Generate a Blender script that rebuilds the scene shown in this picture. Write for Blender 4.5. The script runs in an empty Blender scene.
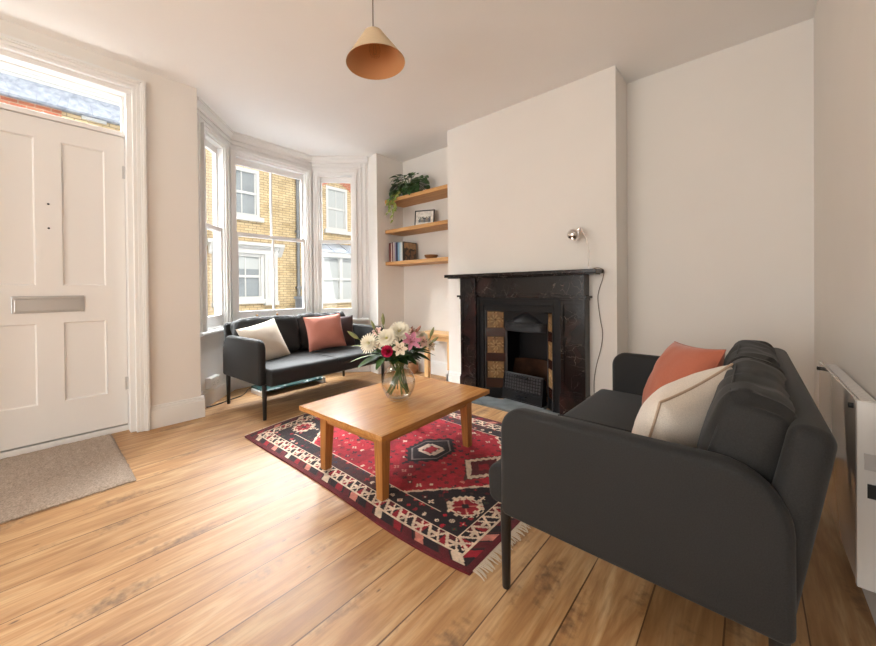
import bpy, bmesh, math, random
from math import sin, cos, pi, sqrt, atan2, radians as Rd
from mathutils import Vector as V, Matrix as M, noise as mnoise
random.seed(7)
scn = bpy.context.scene
scn.cycles.transparent_max_bounces = 32
scn.cycles.sample_clamp_indirect = 4.0; scn.cycles.caustics_reflective = False; scn.cycles.caustics_refractive = False; scn.cycles.blur_glossy = 1.0
col = scn.collection

# ------------------------------------------------------------------ helpers
def link(o, parent=None):
    col.objects.link(o)
    if parent is not None:
        o.parent = parent
    return o

OFF = {}                                     # world offset of every root / part frame
def obj(name, bm, mat, parent=None, smooth=True, world=False, origin=None, bevel=0, ang=40, loc=None):
    """link a bmesh as ONE mesh object. world=True: vertices are in world space (unrotated roots)."""
    off = V((0, 0, 0))
    if world and parent is not None:
        off = OFF[parent.name]
    if origin is not None and parent is None:
        off = V(origin)
    if off.length:
        bmesh.ops.translate(bm, verts=bm.verts, vec=-off)
    bmesh.ops.recalc_face_normals(bm, faces=bm.faces)
    me = bpy.data.meshes.new(name)
    bm.to_mesh(me); bm.free()
    o = bpy.data.objects.new(name, me)
    for m in (mat if isinstance(mat, (list, tuple)) else [mat]):
        me.materials.append(m)
    if smooth:
        me.polygons.foreach_set('use_smooth', [True] * len(me.polygons))
        es = me.edges
        b2 = bmesh.new(); b2.from_mesh(me)
        lim = Rd(ang)
        for e in b2.edges:
            if len(e.link_faces) == 2 and e.calc_face_angle(0) > lim:
                e.smooth = False
        b2.to_mesh(me); b2.free()
    link(o, parent)
    if origin is not None and parent is None:
        o.location = off
    if loc is not None:
        o.location = loc
    OFF[o.name] = off
    if bevel:
        md = o.modifiers.new('bevel', 'BEVEL'); md.width = bevel; md.segments = 2
        md.limit_method = 'ANGLE'; md.angle_limit = Rd(50)
    return o

def tag(o, label=None, cat=None, group=None, kind=None):
    if label: o['label'] = label
    if cat: o['category'] = cat
    if group: o['group'] = group
    if kind: o['kind'] = kind
    return o

def thing(name, label, cat, loc=(0, 0, 0), rz=0, group=None, kind=None):
    o = bpy.data.objects.new(name, None); col.objects.link(o)
    o.empty_display_size = .1
    o.location = loc; o.rotation_euler = (0, 0, rz)
    OFF[o.name] = V(loc)
    return tag(o, label, cat, group, kind)

def struct(name, bm, mat, **k):
    o = obj(name, bm, mat, **k); o['kind'] = 'structure'
    return o

def box(bm, x0, x1, y0, y1, z0, z1, mi=0):
    vs = [bm.verts.new((x, y, z)) for x in (x0, x1) for y in (y0, y1) for z in (z0, z1)]
    for f in ((0, 1, 3, 2), (4, 6, 7, 5), (0, 4, 5, 1), (2, 3, 7, 6), (0, 2, 6, 4), (1, 5, 7, 3)):
        fc = bm.faces.new([vs[i] for i in f]); fc.material_index = mi
    return vs

def BX(*a, **k):
    bm = bmesh.new(); box(bm, *a, **k); return bm

def fbox(bm, o, ax, ay, az, a0, a1, b0, b1, c0, c1, mi=0):
    """box in a frame: origin o, axes ax, ay, az"""
    o = V(o); ax = V(ax); ay = V(ay); az = V(az)
    vs = [bm.verts.new(o + ax * x + ay * y + az * z) for x in (a0, a1) for y in (b0, b1) for z in (c0, c1)]
    for f in ((0, 1, 3, 2), (4, 6, 7, 5), (0, 4, 5, 1), (2, 3, 7, 6), (0, 2, 6, 4), (1, 5, 7, 3)):
        fc = bm.faces.new([vs[i] for i in f]); fc.material_index = mi
    return vs

def prism(bm, pts, h0, h1, axis='z', mi=0):
    """extrude a 2D polygon. axis z: pts=(x,y); y: pts=(x,z); x: pts=(y,z)"""
    def P(p, h):
        return {'z': (p[0], p[1], h), 'y': (p[0], h, p[1]), 'x': (h, p[0], p[1])}[axis]
    a = [bm.verts.new(P(p, h0)) for p in pts]; b = [bm.verts.new(P(p, h1)) for p in pts]
    n = len(pts)
    fs = [bm.faces.new(a), bm.faces.new(b)]
    for i in range(n):
        fs.append(bm.faces.new((a[i], a[(i + 1) % n], b[(i + 1) % n], b[i])))
    for f in fs: f.material_index = mi
    return a + b

def lathe(bm, prof, n=32, c=(0, 0, 0), mi=0, cap0=False, cap1=False, mat=None):
    rings = []
    for r, z in prof:
        ring = []
        for i in range(n):
            a = 2 * pi * i / n
            p = V((r * cos(a), r * sin(a), z))
            if mat is not None: p = mat @ p
            ring.append(bm.verts.new(p + V(c)))
        rings.append(ring)
    for k in range(len(rings) - 1):
        for i in range(n):
            f = bm.faces.new((rings[k][i], rings[k][(i + 1) % n], rings[k + 1][(i + 1) % n], rings[k + 1][i]))
            f.material_index = mi
    if cap0: bm.faces.new(rings[0]).material_index = mi
    if cap1: bm.faces.new(rings[-1]).material_index = mi

def smooth_path(pts, n=8):
    P = [V(p) for p in pts]
    if len(P) < 3: return P
    out = []
    for i in range(len(P) - 1):
        p0 = P[max(i - 1, 0)]; p1 = P[i]; p2 = P[i + 1]; p3 = P[min(i + 2, len(P) - 1)]
        for k in range(n):
            t = k / n
            out.append(0.5 * ((2 * p1) + (-p0 + p2) * t + (2 * p0 - 5 * p1 + 4 * p2 - p3) * t * t + (-p0 + 3 * p1 - 3 * p2 + p3) * t ** 3))
    out.append(P[-1])
    return out

def tube(bm, pts, r, n=8, sm=6, closed=False, mi=0):
    """tube along a path; r number or list (per original path point, interpolated)"""
    P = smooth_path(pts, sm) if sm else [V(p) for p in pts]
    N = len(P)
    def rad(i):
        if not isinstance(r, (list, tuple)): return r
        t = i / (N - 1) * (len(r) - 1); k = min(int(t), len(r) - 2); return r[k] + (r[k + 1] - r[k]) * (t - k)
    rings = []; prev = None
    for i in range(N):
        if closed:
            d = P[(i + 1) % N] - P[i - 1]
        else:
            d = P[min(i + 1, N - 1)] - P[max(i - 1, 0)]
        d = d.normalized() if d.length > 1e-9 else V((0, 0, 1))
        if prev is None:
            u = d.orthogonal().normalized()
        else:
            u = prev - d * prev.dot(d)
            u = u.normalized() if u.length > 1e-6 else d.orthogonal().normalized()
        prev = u; w = d.cross(u)
        rr = rad(i)
        rings.append([bm.verts.new(P[i] + (u * cos(2 * pi * j / n) + w * sin(2 * pi * j / n)) * rr) for j in range(n)])
    K = N if closed else N - 1
    for k in range(K):
        A = rings[k]; B = rings[(k + 1) % N]
        for j in range(n):
            bm.faces.new((A[j], A[(j + 1) % n], B[(j + 1) % n], B[j])).material_index = mi
    if not closed:
        bm.faces.new(rings[0][::-1]).material_index = mi; bm.faces.new(rings[-1]).material_index = mi

def round_poly(pts, rads, seg=6):
    out = []; n = len(pts)
    for i, p in enumerate(pts):
        p = V((p[0], p[1])); a = V(pts[i - 1][:2]) ; b = V(pts[(i + 1) % n][:2]); r = rads[i]
        if r <= 0: out.append((p.x, p.y)); continue
        da = (a - p).normalized(); db = (b - p).normalized()
        half = da.angle(db) / 2; t = r / math.tan(half)
        c = p + (da + db).normalized() * (r / sin(half))
        s = p + da * t; e = p + db * t
        a0 = atan2(s.y - c.y, s.x - c.x); a1 = atan2(e.y - c.y, e.x - c.x)
        d = (a1 - a0 + pi) % (2 * pi) - pi
        for k in range(seg + 1):
            q = a0 + d * k / seg
            out.append((c.x + r * cos(q), c.y + r * sin(q)))
    return out

def soft_prism(bm, pts, h0, h1, r, seg=4, axis='y', fn=None):
    """extruded outline with rounded rims; pts CCW or CW dense outline"""
    n = len(pts)
    A = sum(pts[i][0] * pts[(i + 1) % n][1] - pts[(i + 1) % n][0] * pts[i][1] for i in range(n))
    sg = 1 if A > 0 else -1
    nor = []
    for i in range(n):
        d = V((pts[(i + 1) % n][0] - pts[i - 1][0], pts[(i + 1) % n][1] - pts[i - 1][1])).normalized()
        nor.append(V((d.y, -d.x)) * sg)
    def P(p, h):
        q = {'z': (p[0], p[1], h), 'y': (p[0], h, p[1]), 'x': (h, p[0], p[1])}[axis]
        return fn(V(q)) if fn else q
    loops = []
    for k in range(seg + 1):
        a = pi / 2 * k / seg
        loops.append((r * (1 - sin(a)), h0 + r * (1 - cos(a))))
    for k in range(seg + 1):
        a = pi / 2 * (1 - k / seg)
        loops.append((r * (1 - sin(a)), h1 - r * (1 - cos(a))))
    rings = [[bm.verts.new(P((pts[i][0] - nor[i].x * ins, pts[i][1] - nor[i].y * ins), h)) for i in range(n)] for ins, h in loops]
    for k in range(len(rings) - 1):
        for i in range(n):
            bm.faces.new((rings[k][i], rings[k][(i + 1) % n], rings[k + 1][(i + 1) % n], rings[k + 1][i]))
    bm.faces.new(rings[0]); bm.faces.new(rings[-1])

def rbox(hx, hy, hz, r, n=14, bulge=(0, 0, 0), wr=0, seed=0, freq=6.0):
    """puffy rounded box centred at the origin"""
    bm = bmesh.new()
    bmesh.ops.create_cube(bm, size=2)
    bmesh.ops.subdivide_edges(bm, edges=bm.edges[:], cuts=n, use_grid_fill=True)
    H = V((hx, hy, hz))
    for v in bm.verts:
        c = v.co.copy()
        # spread toward the edges for a good rounding
        s = V([math.copysign(1 - (1 - abs(t)) ** 1.5, t) for t in c])
        p = V((s.x * hx, s.y * hy, s.z * hz))
        q = V([max(-(H[i] - r), min(H[i] - r, p[i])) for i in range(3)])
        d = p - q
        if d.length > 1e-9:
            m = max(abs(d.x), abs(d.y), abs(d.z))
            p = q + d.normalized() * min(r, r) * (1 if m >= r * .999 else max(m / r, d.length / r if d.length < r else 1))
        g = [1 - (abs(p[i]) / H[i]) ** 2 for i in range(3)]
        g = [max(x, 0) for x in g]
        p.x += math.copysign(bulge[0] * g[1] * g[2], p.x) if abs(s.x) > .5 else 0
        p.y += math.copysign(bulge[1] * g[0] * g[2], p.y) if abs(s.y) > .5 else 0
        p.z += math.copysign(bulge[2] * g[0] * g[1], p.z) if abs(s.z) > .5 else 0
        if wr:
            nz = mnoise.fractal(p * freq + V((seed * 3.1, seed, 0)), 1.0, 2.0, 3)
            p += p.normalized() * nz * wr
        v.co = p
    return bm

def pillow(w, h, t, n=26, seed=0, wr=.006, conc=.07):
    """square scatter cushion in the local XZ plane, thickness along Y. Returns bm and its seam loop"""
    bm = bmesh.new()
    grid = {}
    seam = []
    for side in (1, -1):
        for i in range(n + 1):
            for j in range(n + 1):
                u = -1 + 2 * i / n; v = -1 + 2 * j / n
                edge = i in (0, n) or j in (0, n)
                if edge and side == -1:
                    grid[(side, i, j)] = grid[(1, i, j)]; continue
                uu = sin(u * pi / 2) * .35 + u * .65; vv = sin(v * pi / 2) * .35 + v * .65
                x = uu * w / 2 * (1 - conc * (1 - vv * vv)); z = vv * h / 2 * (1 - conc * (1 - uu * uu))
                pr = ((1 - abs(uu) ** 2.4) * (1 - abs(vv) ** 2.4))
                y = side * t / 2 * max(pr, 0) ** .5
                if not edge:
                    nz = mnoise.fractal(V((x, z, side)) * 9 + V((seed, seed * 2.3, 0)), 1, 2, 3)
                    y += side * nz * wr * min(1, pr * 3)
                grid[(side, i, j)] = bm.verts.new((x, y, z))
    for side in (1, -1):
        for i in range(n):
            for j in range(n):
                q = [grid[(side, i, j)], grid[(side, i + 1, j)], grid[(side, i + 1, j + 1)], grid[(side, i, j + 1)]]
                bm.faces.new(q if side == 1 else q[::-1])
    idx = [(i, 0) for i in range(n)] + [(n, j) for j in range(n)] + [(i, n) for i in range(n, 0, -1)] + [(0, j) for j in range(n, 0, -1)]
    seam = [grid[(1, i, j)].co.copy() for i, j in idx]
    return bm, seam

def xf(bm, mat, verts=None):
    bmesh.ops.transform(bm, matrix=mat, verts=verts or bm.verts)
    return bm

# ------------------------------------------------------------------ materials
def newmat(name):
    m = bpy.data.materials.new(name); m.use_nodes = True
    nt = m.node_tree; nt.nodes.clear()
    out = nt.nodes.new('ShaderNodeOutputMaterial')
    b = nt.nodes.new('ShaderNodeBsdfPrincipled')
    nt.links.new(b.outputs[0], out.inputs[0])
    return m, nt, b, out

def srgb(r, g, b):
    f = lambda c: c / 12.92 if c <= .04045 else ((c + .055) / 1.055) ** 2.4
    return (f(r / 255), f(g / 255), f(b / 255), 1)

def N(nt, t, **k):
    n = nt.nodes.new(t)
    for a, v in k.items():
        if a.startswith('i_'):
            n.inputs[int(a[2:]) if a[2:].isdigit() else a[2:].replace('_', ' ')].default_value = v
        else:
            setattr(n, a, v)
    return n
def L(nt, a, b): nt.links.new(a, b)

def ramp(nt, fac, stops):
    r = nt.nodes.new('ShaderNodeValToRGB')
    el = r.color_ramp.elements
    while len(el) < len(stops): el.new(.5)
    for e, (p, c) in zip(el, stops):
        e.position = p; e.color = c
    L(nt, fac, r.inputs[0]); return r.outputs[0]

def mixc(nt, fac, a, b, mode='MIX'):
    m = nt.nodes.new('ShaderNodeMix'); m.data_type = 'RGBA'; m.blend_type = mode
    for s, v in ((m.inputs[0], fac), (m.inputs[6], a), (m.inputs[7], b)):
        if hasattr(v, 'links'): L(nt, v, s)
        else: s.default_value = v
    return m.outputs[2]

def plain(name, c, rough=.5, metal=0, spec=.5, noise=0, nscale=20, bump=0, bscale=200, coat=0, sheen=0):
    m, nt, b, _ = newmat(name)
    b.inputs['Base Color'].default_value = c
    b.inputs['Roughness'].default_value = rough
    b.inputs['Metallic'].default_value = metal
    b.inputs['Specular IOR Level'].default_value = spec
    b.inputs['Coat Weight'].default_value = coat
    if sheen:
        b.inputs['Sheen Weight'].default_value = sheen; b.inputs['Sheen Roughness'].default_value = .5
    tc = N(nt, 'ShaderNodeTexCoord')
    if noise:
        t = N(nt, 'ShaderNodeTexNoise', i_Scale=nscale, i_Detail=4.0)
        L(nt, tc.outputs['Object'], t.inputs['Vector'])
        lo = tuple(x * (1 - noise) for x in c[:3]) + (1,); hi = tuple(min(1, x * (1 + noise)) for x in c[:3]) + (1,)
        L(nt, ramp(nt, t.outputs[0], [(.3, lo), (.7, hi)]), b.inputs['Base Color'])
    if bump:
        t = N(nt, 'ShaderNodeTexNoise', i_Scale=bscale, i_Detail=3.0)
        L(nt, tc.outputs['Object'], t.inputs['Vector'])
        bp = N(nt, 'ShaderNodeBump', i_Strength=bump, i_Distance=.002)
        L(nt, t.outputs[0], bp.inputs['Height']); L(nt, bp.outputs[0], b.inputs['Normal'])
    return m

def wood(name, c1, c2, axis='y', scale=1.0, rough=.4, knots=0.5, spec=.5):
    """grain stretched along an axis (object space)"""
    m, nt, b, _ = newmat(name)
    tc = N(nt, 'ShaderNodeTexCoord'); mp = N(nt, 'ShaderNodeMapping')
    s = {'x': (.9, 14, 14), 'y': (14, .9, 14), 'z': (14, 14, .9)}[axis]
    mp.inputs['Scale'].default_value = tuple(q * scale for q in s)
    L(nt, tc.outputs['Object'], mp.inputs['Vector'])
    n1 = N(nt, 'ShaderNodeTexNoise', i_Scale=1.6, i_Detail=6.0, i_Distortion=.8); L(nt, mp.outputs[0], n1.inputs['Vector'])
    n2 = N(nt, 'ShaderNodeTexNoise', i_Scale=9.0, i_Detail=3.0); L(nt, mp.outputs[0], n2.inputs['Vector'])
    c = ramp(nt, n1.outputs[0], [(.3, c1), (.7, c2)])
    dark = tuple(x * .72 for x in c1[:3]) + (1,)
    f = ramp(nt, n2.outputs[0], [(.35, (.55, .55, .55, 1)), (.6, (0, 0, 0, 1))])
    c = mixc(nt, f, c, dark)
    if knots:
        mp2 = N(nt, 'ShaderNodeMapping')
        s2 = {'x': (3, 9, 9), 'y': (9, 3, 9), 'z': (9, 9, 3)}[axis]; mp2.inputs['Scale'].default_value = s2
        L(nt, tc.outputs['Object'], mp2.inputs['Vector'])
        vo = N(nt, 'ShaderNodeTexVoronoi', i_Scale=.75); L(nt, mp2.outputs[0], vo.inputs['Vector'])
        k = ramp(nt, vo.outputs['Distance'], [(0.03, (knots,) * 3 + (1,)), (.14, (0, 0, 0, 1))])
        c = mixc(nt, k, c, tuple(x * .35 for x in c1[:3]) + (1,))
    L(nt, c, b.inputs['Base Color'])
    b.inputs['Roughness'].default_value = rough; b.inputs['Specular IOR Level'].default_value = spec
    bp = N(nt, 'ShaderNodeBump', i_Strength=.12, i_Distance=.002); L(nt, n2.outputs[0], bp.inputs['Height']); L(nt, bp.outputs[0], b.inputs['Normal'])
    return m

def fabric(name, c, var=.12, rough=.9, sheen=.2, bscale=500, bump=.25, spec=.25):
    m, nt, b, _ = newmat(name)
    tc = N(nt, 'ShaderNodeTexCoord')
    n1 = N(nt, 'ShaderNodeTexNoise', i_Scale=350.0, i_Detail=2.0); L(nt, tc.outputs['Object'], n1.inputs['Vector'])
    n2 = N(nt, 'ShaderNodeTexNoise', i_Scale=5.0, i_Detail=3.0); L(nt, tc.outputs['Object'], n2.inputs['Vector'])
    lo = tuple(x * (1 - 2 * var) for x in c[:3]) + (1,); hi = tuple(min(1, x * (1 + 2 * var)) for x in c[:3]) + (1,)
    cc = ramp(nt, n1.outputs[0], [(.3, lo), (.7, hi)])
    cc = mixc(nt, ramp(nt, n2.outputs[0], [(.35, (0, 0, 0, 1)), (.7, (.3, .3, .3, 1))]), cc, hi)
    L(nt, cc, b.inputs['Base Color'])
    b.inputs['Roughness'].default_value = rough; b.inputs['Specular IOR Level'].default_value = spec
    b.inputs['Sheen Weight'].default_value = sheen; b.inputs['Sheen Roughness'].default_value = .4
    w = N(nt, 'ShaderNodeTexNoise', i_Scale=float(bscale)); L(nt, tc.outputs['Object'], w.inputs['Vector'])
    bp = N(nt, 'ShaderNodeBump', i_Strength=bump, i_Distance=.001); L(nt, w.outputs[0], bp.inputs['Height']); L(nt, bp.outputs[0], b.inputs['Normal'])
    return m

def glass(name, tint=(1, 1, 1, 1), refl=1.0, ior=1.45, rough=0.0):
    m = bpy.data.materials.new(name); m.use_nodes = True
    nt = m.node_tree; nt.nodes.clear()
    out = N(nt, 'ShaderNodeOutputMaterial'); mx = N(nt, 'ShaderNodeMixShader')
    t = N(nt, 'ShaderNodeBsdfTransparent'); t.inputs[0].default_value = tint
    g = N(nt, 'ShaderNodeBsdfGlossy'); g.inputs['Roughness'].default_value = rough
    lw = N(nt, 'ShaderNodeLayerWeight'); lw.inputs['Blend'].default_value = .5
    pw = N(nt, 'ShaderNodeMath', operation='POWER'); pw.inputs[1].default_value = 4.0
    f0 = ((ior - 1) / (ior + 1)) ** 2
    mu = N(nt, 'ShaderNodeMath', operation='MULTIPLY_ADD'); mu.inputs[1].default_value = .75 * refl; mu.inputs[2].default_value = f0 * refl
    L(nt, lw.outputs['Facing'], pw.inputs[0]); L(nt, pw.outputs[0], mu.inputs[0]); L(nt, mu.outputs[0], mx.inputs[0])
    L(nt, t.outputs[0], mx.inputs[1]); L(nt, g.outputs[0], mx.inputs[2]); L(nt, mx.outputs[0], out.inputs[0])
    return m

def vcol(name, rough=.8, sheen=0, bump=0, spec=.3, bscale=300):
    m, nt, b, _ = newmat(name)
    a = N(nt, 'ShaderNodeVertexColor', layer_name='pattern')
    tc = N(nt, 'ShaderNodeTexCoord')
    n = N(nt, 'ShaderNodeTexNoise', i_Scale=25.0, i_Detail=4.0); L(nt, tc.outputs['Object'], n.inputs['Vector'])
    f = ramp(nt, n.outputs[0], [(.3, (.72, .72, .72, 1)), (.7, (1.2, 1.2, 1.2, 1))])
    L(nt, mixc(nt, 1.0, a.outputs[0], f, 'MULTIPLY'), b.inputs['Base Color'])
    b.inputs['Roughness'].default_value = rough; b.inputs['Specular IOR Level'].default_value = spec
    if sheen: b.inputs['Sheen Weight'].default_value = sheen
    if bump:
        w = N(nt, 'ShaderNodeTexNoise', i_Scale=float(bscale), i_Detail=3.0); L(nt, tc.outputs['Object'], w.inputs['Vector'])
        bp = N(nt, 'ShaderNodeBump', i_Strength=bump, i_Distance=.003); L(nt, w.outputs[0], bp.inputs['Height']); L(nt, bp.outputs[0], b.inputs['Normal'])
    return m

def floor_mat():
    m, nt, b, _ = newmat('pine_boards')
    tc = N(nt, 'ShaderNodeTexCoord'); sp = N(nt, 'ShaderNodeSeparateXYZ'); L(nt, tc.outputs['Object'], sp.inputs[0])
    W = .1825
    def ma(op, a, bb=None, c=None):
        n = N(nt, 'ShaderNodeMath', operation=op)
        for i, v in enumerate((a, bb, c)):
            if v is None: continue
            if hasattr(v, 'links'): L(nt, v, n.inputs[i])
            else: n.inputs[i].default_value = v
        return n.outputs[0]
    x = sp.outputs[0]; y = sp.outputs[1]
    u = ma('DIVIDE', ma('SUBTRACT', x, .1245 - 40 * W), W)
    bi = ma('FLOOR', u); fr = ma('SUBTRACT', u, bi)
    wn = N(nt, 'ShaderNodeTexWhiteNoise', noise_dimensions='1D'); L(nt, bi, wn.inputs['W'])
    rnd = wn.outputs['Value']
    # shifted coordinates per board
    cv = N(nt, 'ShaderNodeCombineXYZ')
    L(nt, x, cv.inputs[0]); L(nt, ma('ADD', y, ma('MULTIPLY', rnd, 37.0)), cv.inputs[1]); L(nt, ma('MULTIPLY', rnd, 11.0), cv.inputs[2])
    mp = N(nt, 'ShaderNodeMapping'); mp.inputs['Scale'].default_value = (17, 2.2, 1); L(nt, cv.outputs[0], mp.inputs[0])
    g1 = N(nt, 'ShaderNodeTexNoise', i_Scale=1.0, i_Detail=6.0, i_Distortion=1.1); L(nt, mp.outputs[0], g1.inputs['Vector'])
    mp2 = N(nt, 'ShaderNodeMapping'); mp2.inputs['Scale'].default_value = (120, 9, 1); L(nt, cv.outputs[0], mp2.inputs[0])
    g2 = N(nt, 'ShaderNodeTexNoise', i_Scale=1.0, i_Detail=4.0); L(nt, mp2.outputs[0], g2.inputs['Vector'])
    c = ramp(nt, g1.outputs[0], [(.30, FL1), (.5, FL2), (.70, FL3)])
    c = mixc(nt, ramp(nt, g2.outputs[0], [(.3, (.4, .4, .4, 1)), (.6, (0, 0, 0, 1))]), c, FL0)
    # per board tone
    c = mixc(nt, 1.0, c, ramp(nt, rnd, [(0, (.86, .84, .80, 1)), (1, (1.1, 1.08, 1.06, 1))]), 'MULTIPLY')
    # worn grey smudges and dark knots
    mp3 = N(nt, 'ShaderNodeMapping'); mp3.inputs['Scale'].default_value = (7.0, 2.6, 1); L(nt, cv.outputs[0], mp3.inputs[0])
    vo = N(nt, 'ShaderNodeTexVoronoi', i_Scale=1.0, i_Randomness=1.0); L(nt, mp3.outputs[0], vo.inputs['Vector'])
    n3 = N(nt, 'ShaderNodeTexNoise', i_Scale=38.0, i_Detail=4.0); L(nt, tc.outputs['Object'], n3.inputs['Vector'])
    kn = ma('ADD', vo.outputs['Distance'], ma('MULTIPLY', ma('SUBTRACT', n3.outputs[0], .5), .8))
    kn2 = ma('ADD', kn, ma('MULTIPLY', vo.outputs['Color'], .46))
    c = mixc(nt, ramp(nt, kn2, [(.10, (.72, .72, .72, 1)), (.46, (0, 0, 0, 1))]), c, FLK)
    mp4 = N(nt, 'ShaderNodeMapping'); mp4.inputs['Scale'].default_value = (22, 9, 1); L(nt, cv.outputs[0], mp4.inputs[0])
    v4 = N(nt, 'ShaderNodeTexVoronoi', i_Scale=1.0); L(nt, mp4.outputs[0], v4.inputs['Vector'])
    k4 = ma('ADD', v4.outputs['Distance'], ma('MULTIPLY', v4.outputs['Color'], .42))
    c = mixc(nt, ramp(nt, k4, [(.10, (.8, .8, .8, 1)), (.2, (0, 0, 0, 1))]), c, tuple(q * .6 for q in FLK[:3]) + (1,))
    # gaps between boards
    e = ma('MINIMUM', fr, ma('SUBTRACT', 1.0, fr))
    nn = N(nt, 'ShaderNodeTexNoise', i_Scale=3.0); L(nt, tc.outputs['Object'], nn.inputs['Vector'])
    gap = ma('LESS_THAN', e, ma('MULTIPLY', nn.outputs[0], .024))
    c = mixc(nt, ma('MULTIPLY', gap, .8), c, srgb(70, 42, 20))
    L(nt, c, b.inputs['Base Color'])
    rr = N(nt, 'ShaderNodeMapRange'); rr.inputs[3].default_value = .36; rr.inputs[4].default_value = .58
    L(nt, g1.outputs[0], rr.inputs[0]); L(nt, rr.outputs[0], b.inputs['Roughness'])
    b.inputs['Specular IOR Level'].default_value = .5
    hh = ma('SUBTRACT', ma('MULTIPLY', g2.outputs[0], .15), gap)
    bp = N(nt, 'ShaderNodeBump', i_Strength=.35, i_Distance=.003); L(nt, hh, bp.inputs['Height']); L(nt, bp.outputs[0], b.inputs['Normal'])
    return m
FL0, FL1, FL2, FL3, FLK = srgb(142, 100, 62), srgb(162, 116, 72), srgb(190, 147, 100), srgb(209, 174, 131), srgb(88, 64, 50)

def marble_mat():
    m, nt, b, _ = newmat('black_marble')
    tc = N(nt, 'ShaderNodeTexCoord')
    n0 = N(nt, 'ShaderNodeTexNoise', i_Scale=4.0, i_Detail=5.0, i_Distortion=.6); L(nt, tc.outputs['Object'], n0.inputs['Vector'])
    c = ramp(nt, n0.outputs[0], [(.32, srgb(12, 10, 10)), (.55, srgb(28, 20, 19)), (.75, srgb(56, 30, 28))])
    ad = N(nt, 'ShaderNodeVectorMath', operation='MULTIPLY_ADD'); ad.inputs[1].default_value = (.22, .22, .22)
    L(nt, n0.outputs['Color'], ad.inputs[0]); L(nt, tc.outputs['Object'], ad.inputs[2])
    vo = N(nt, 'ShaderNodeTexVoronoi', feature='DISTANCE_TO_EDGE', i_Scale=13.0); L(nt, ad.outputs[0], vo.inputs['Vector'])
    n1 = N(nt, 'ShaderNodeTexNoise', i_Scale=7.0, i_Detail=3.0); L(nt, tc.outputs['Object'], n1.inputs['Vector'])
    v = ramp(nt, vo.outputs['Distance'], [(0.0, (.8, .8, .8, 1)), (.012, (0, 0, 0, 1))])
    msk = ramp(nt, n1.outputs[0], [(.46, (0, 0, 0, 1)), (.6, (1, 1, 1, 1))])
    f = mixc(nt, 1.0, v, msk, 'MULTIPLY')
    c = mixc(nt, f, c, srgb(150, 138, 128))
    L(nt, c, b.inputs['Base Color']); b.inputs['Roughness'].default_value = .2; b.inputs['Specular IOR Level'].default_value = .3
    return m

def slate_mat(name, c1, c2, sc=5, rough=.55):
    m, nt, b, _ = newmat(name)
    tc = N(nt, 'ShaderNodeTexCoord')
    n0 = N(nt, 'ShaderNodeTexNoise', i_Scale=float(sc), i_Detail=8.0, i_Distortion=.4); L(nt, tc.outputs['Object'], n0.inputs['Vector'])
    c = ramp(nt, n0.outputs[0], [(.3, c1), (.72, c2)])
    vo = N(nt, 'ShaderNodeTexVoronoi', feature='DISTANCE_TO_EDGE', i_Scale=3.2); L(nt, tc.outputs['Object'], vo.inputs['Vector'])
    c = mixc(nt, ramp(nt, vo.outputs['Distance'], [(0, (.7, .7, .7, 1)), (.012, (0, 0, 0, 1))]), c, tuple(x * .4 for x in c1[:3]) + (1,))
    L(nt, c, b.inputs['Base Color']); b.inputs['Roughness'].default_value = rough
    bp = N(nt, 'ShaderNodeBump', i_Strength=.3, i_Distance=.004); L(nt, n0.outputs[0], bp.inputs['Height']); L(nt, bp.outputs[0], b.inputs['Normal'])
    return m

def brick_mat(name, c1, c2, mortar, plane='yz', var=None):
    m, nt, b, _ = newmat(name)
    tc = N(nt, 'ShaderNodeTexCoord'); sp = N(nt, 'ShaderNodeSeparateXYZ'); L(nt, tc.outputs['Object'], sp.inputs[0])
    cb = N(nt, 'ShaderNodeCombineXYZ')
    L(nt, sp.outputs[1 if plane == 'yz' else 0], cb.inputs[0]); L(nt, sp.outputs[2], cb.inputs[1])
    br = N(nt, 'ShaderNodeTexBrick', i_Scale=1.0, i_Color1=c1, i_Color2=c2, i_Mortar=mortar)
    br.inputs['Mortar Size'].default_value = .007; br.inputs['Brick Width'].default_value = .225; br.inputs['Row Height'].default_value = .075
    br.inputs['Bias'].default_value = -.2
    L(nt, cb.outputs[0], br.inputs['Vector'])
    n0 = N(nt, 'ShaderNodeTexNoise', i_Scale=2.2, i_Detail=6.0); L(nt, tc.outputs['Object'], n0.inputs['Vector'])
    c = mixc(nt, 1.0, br.outputs[0], ramp(nt, n0.outputs[0], [(.3, (.75, .72, .68, 1)), (.7, (1.15, 1.12, 1.05, 1))]), 'MULTIPLY')
    L(nt, c, b.inputs['Base Color']); b.inputs['Roughness'].default_value = .9
    bp = N(nt, 'ShaderNodeBump', i_Strength=.4, i_Distance=.01, invert=True); L(nt, br.outputs['Fac'], bp.inputs['Height']); L(nt, bp.outputs[0], b.inputs['Normal'])
    return m

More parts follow.
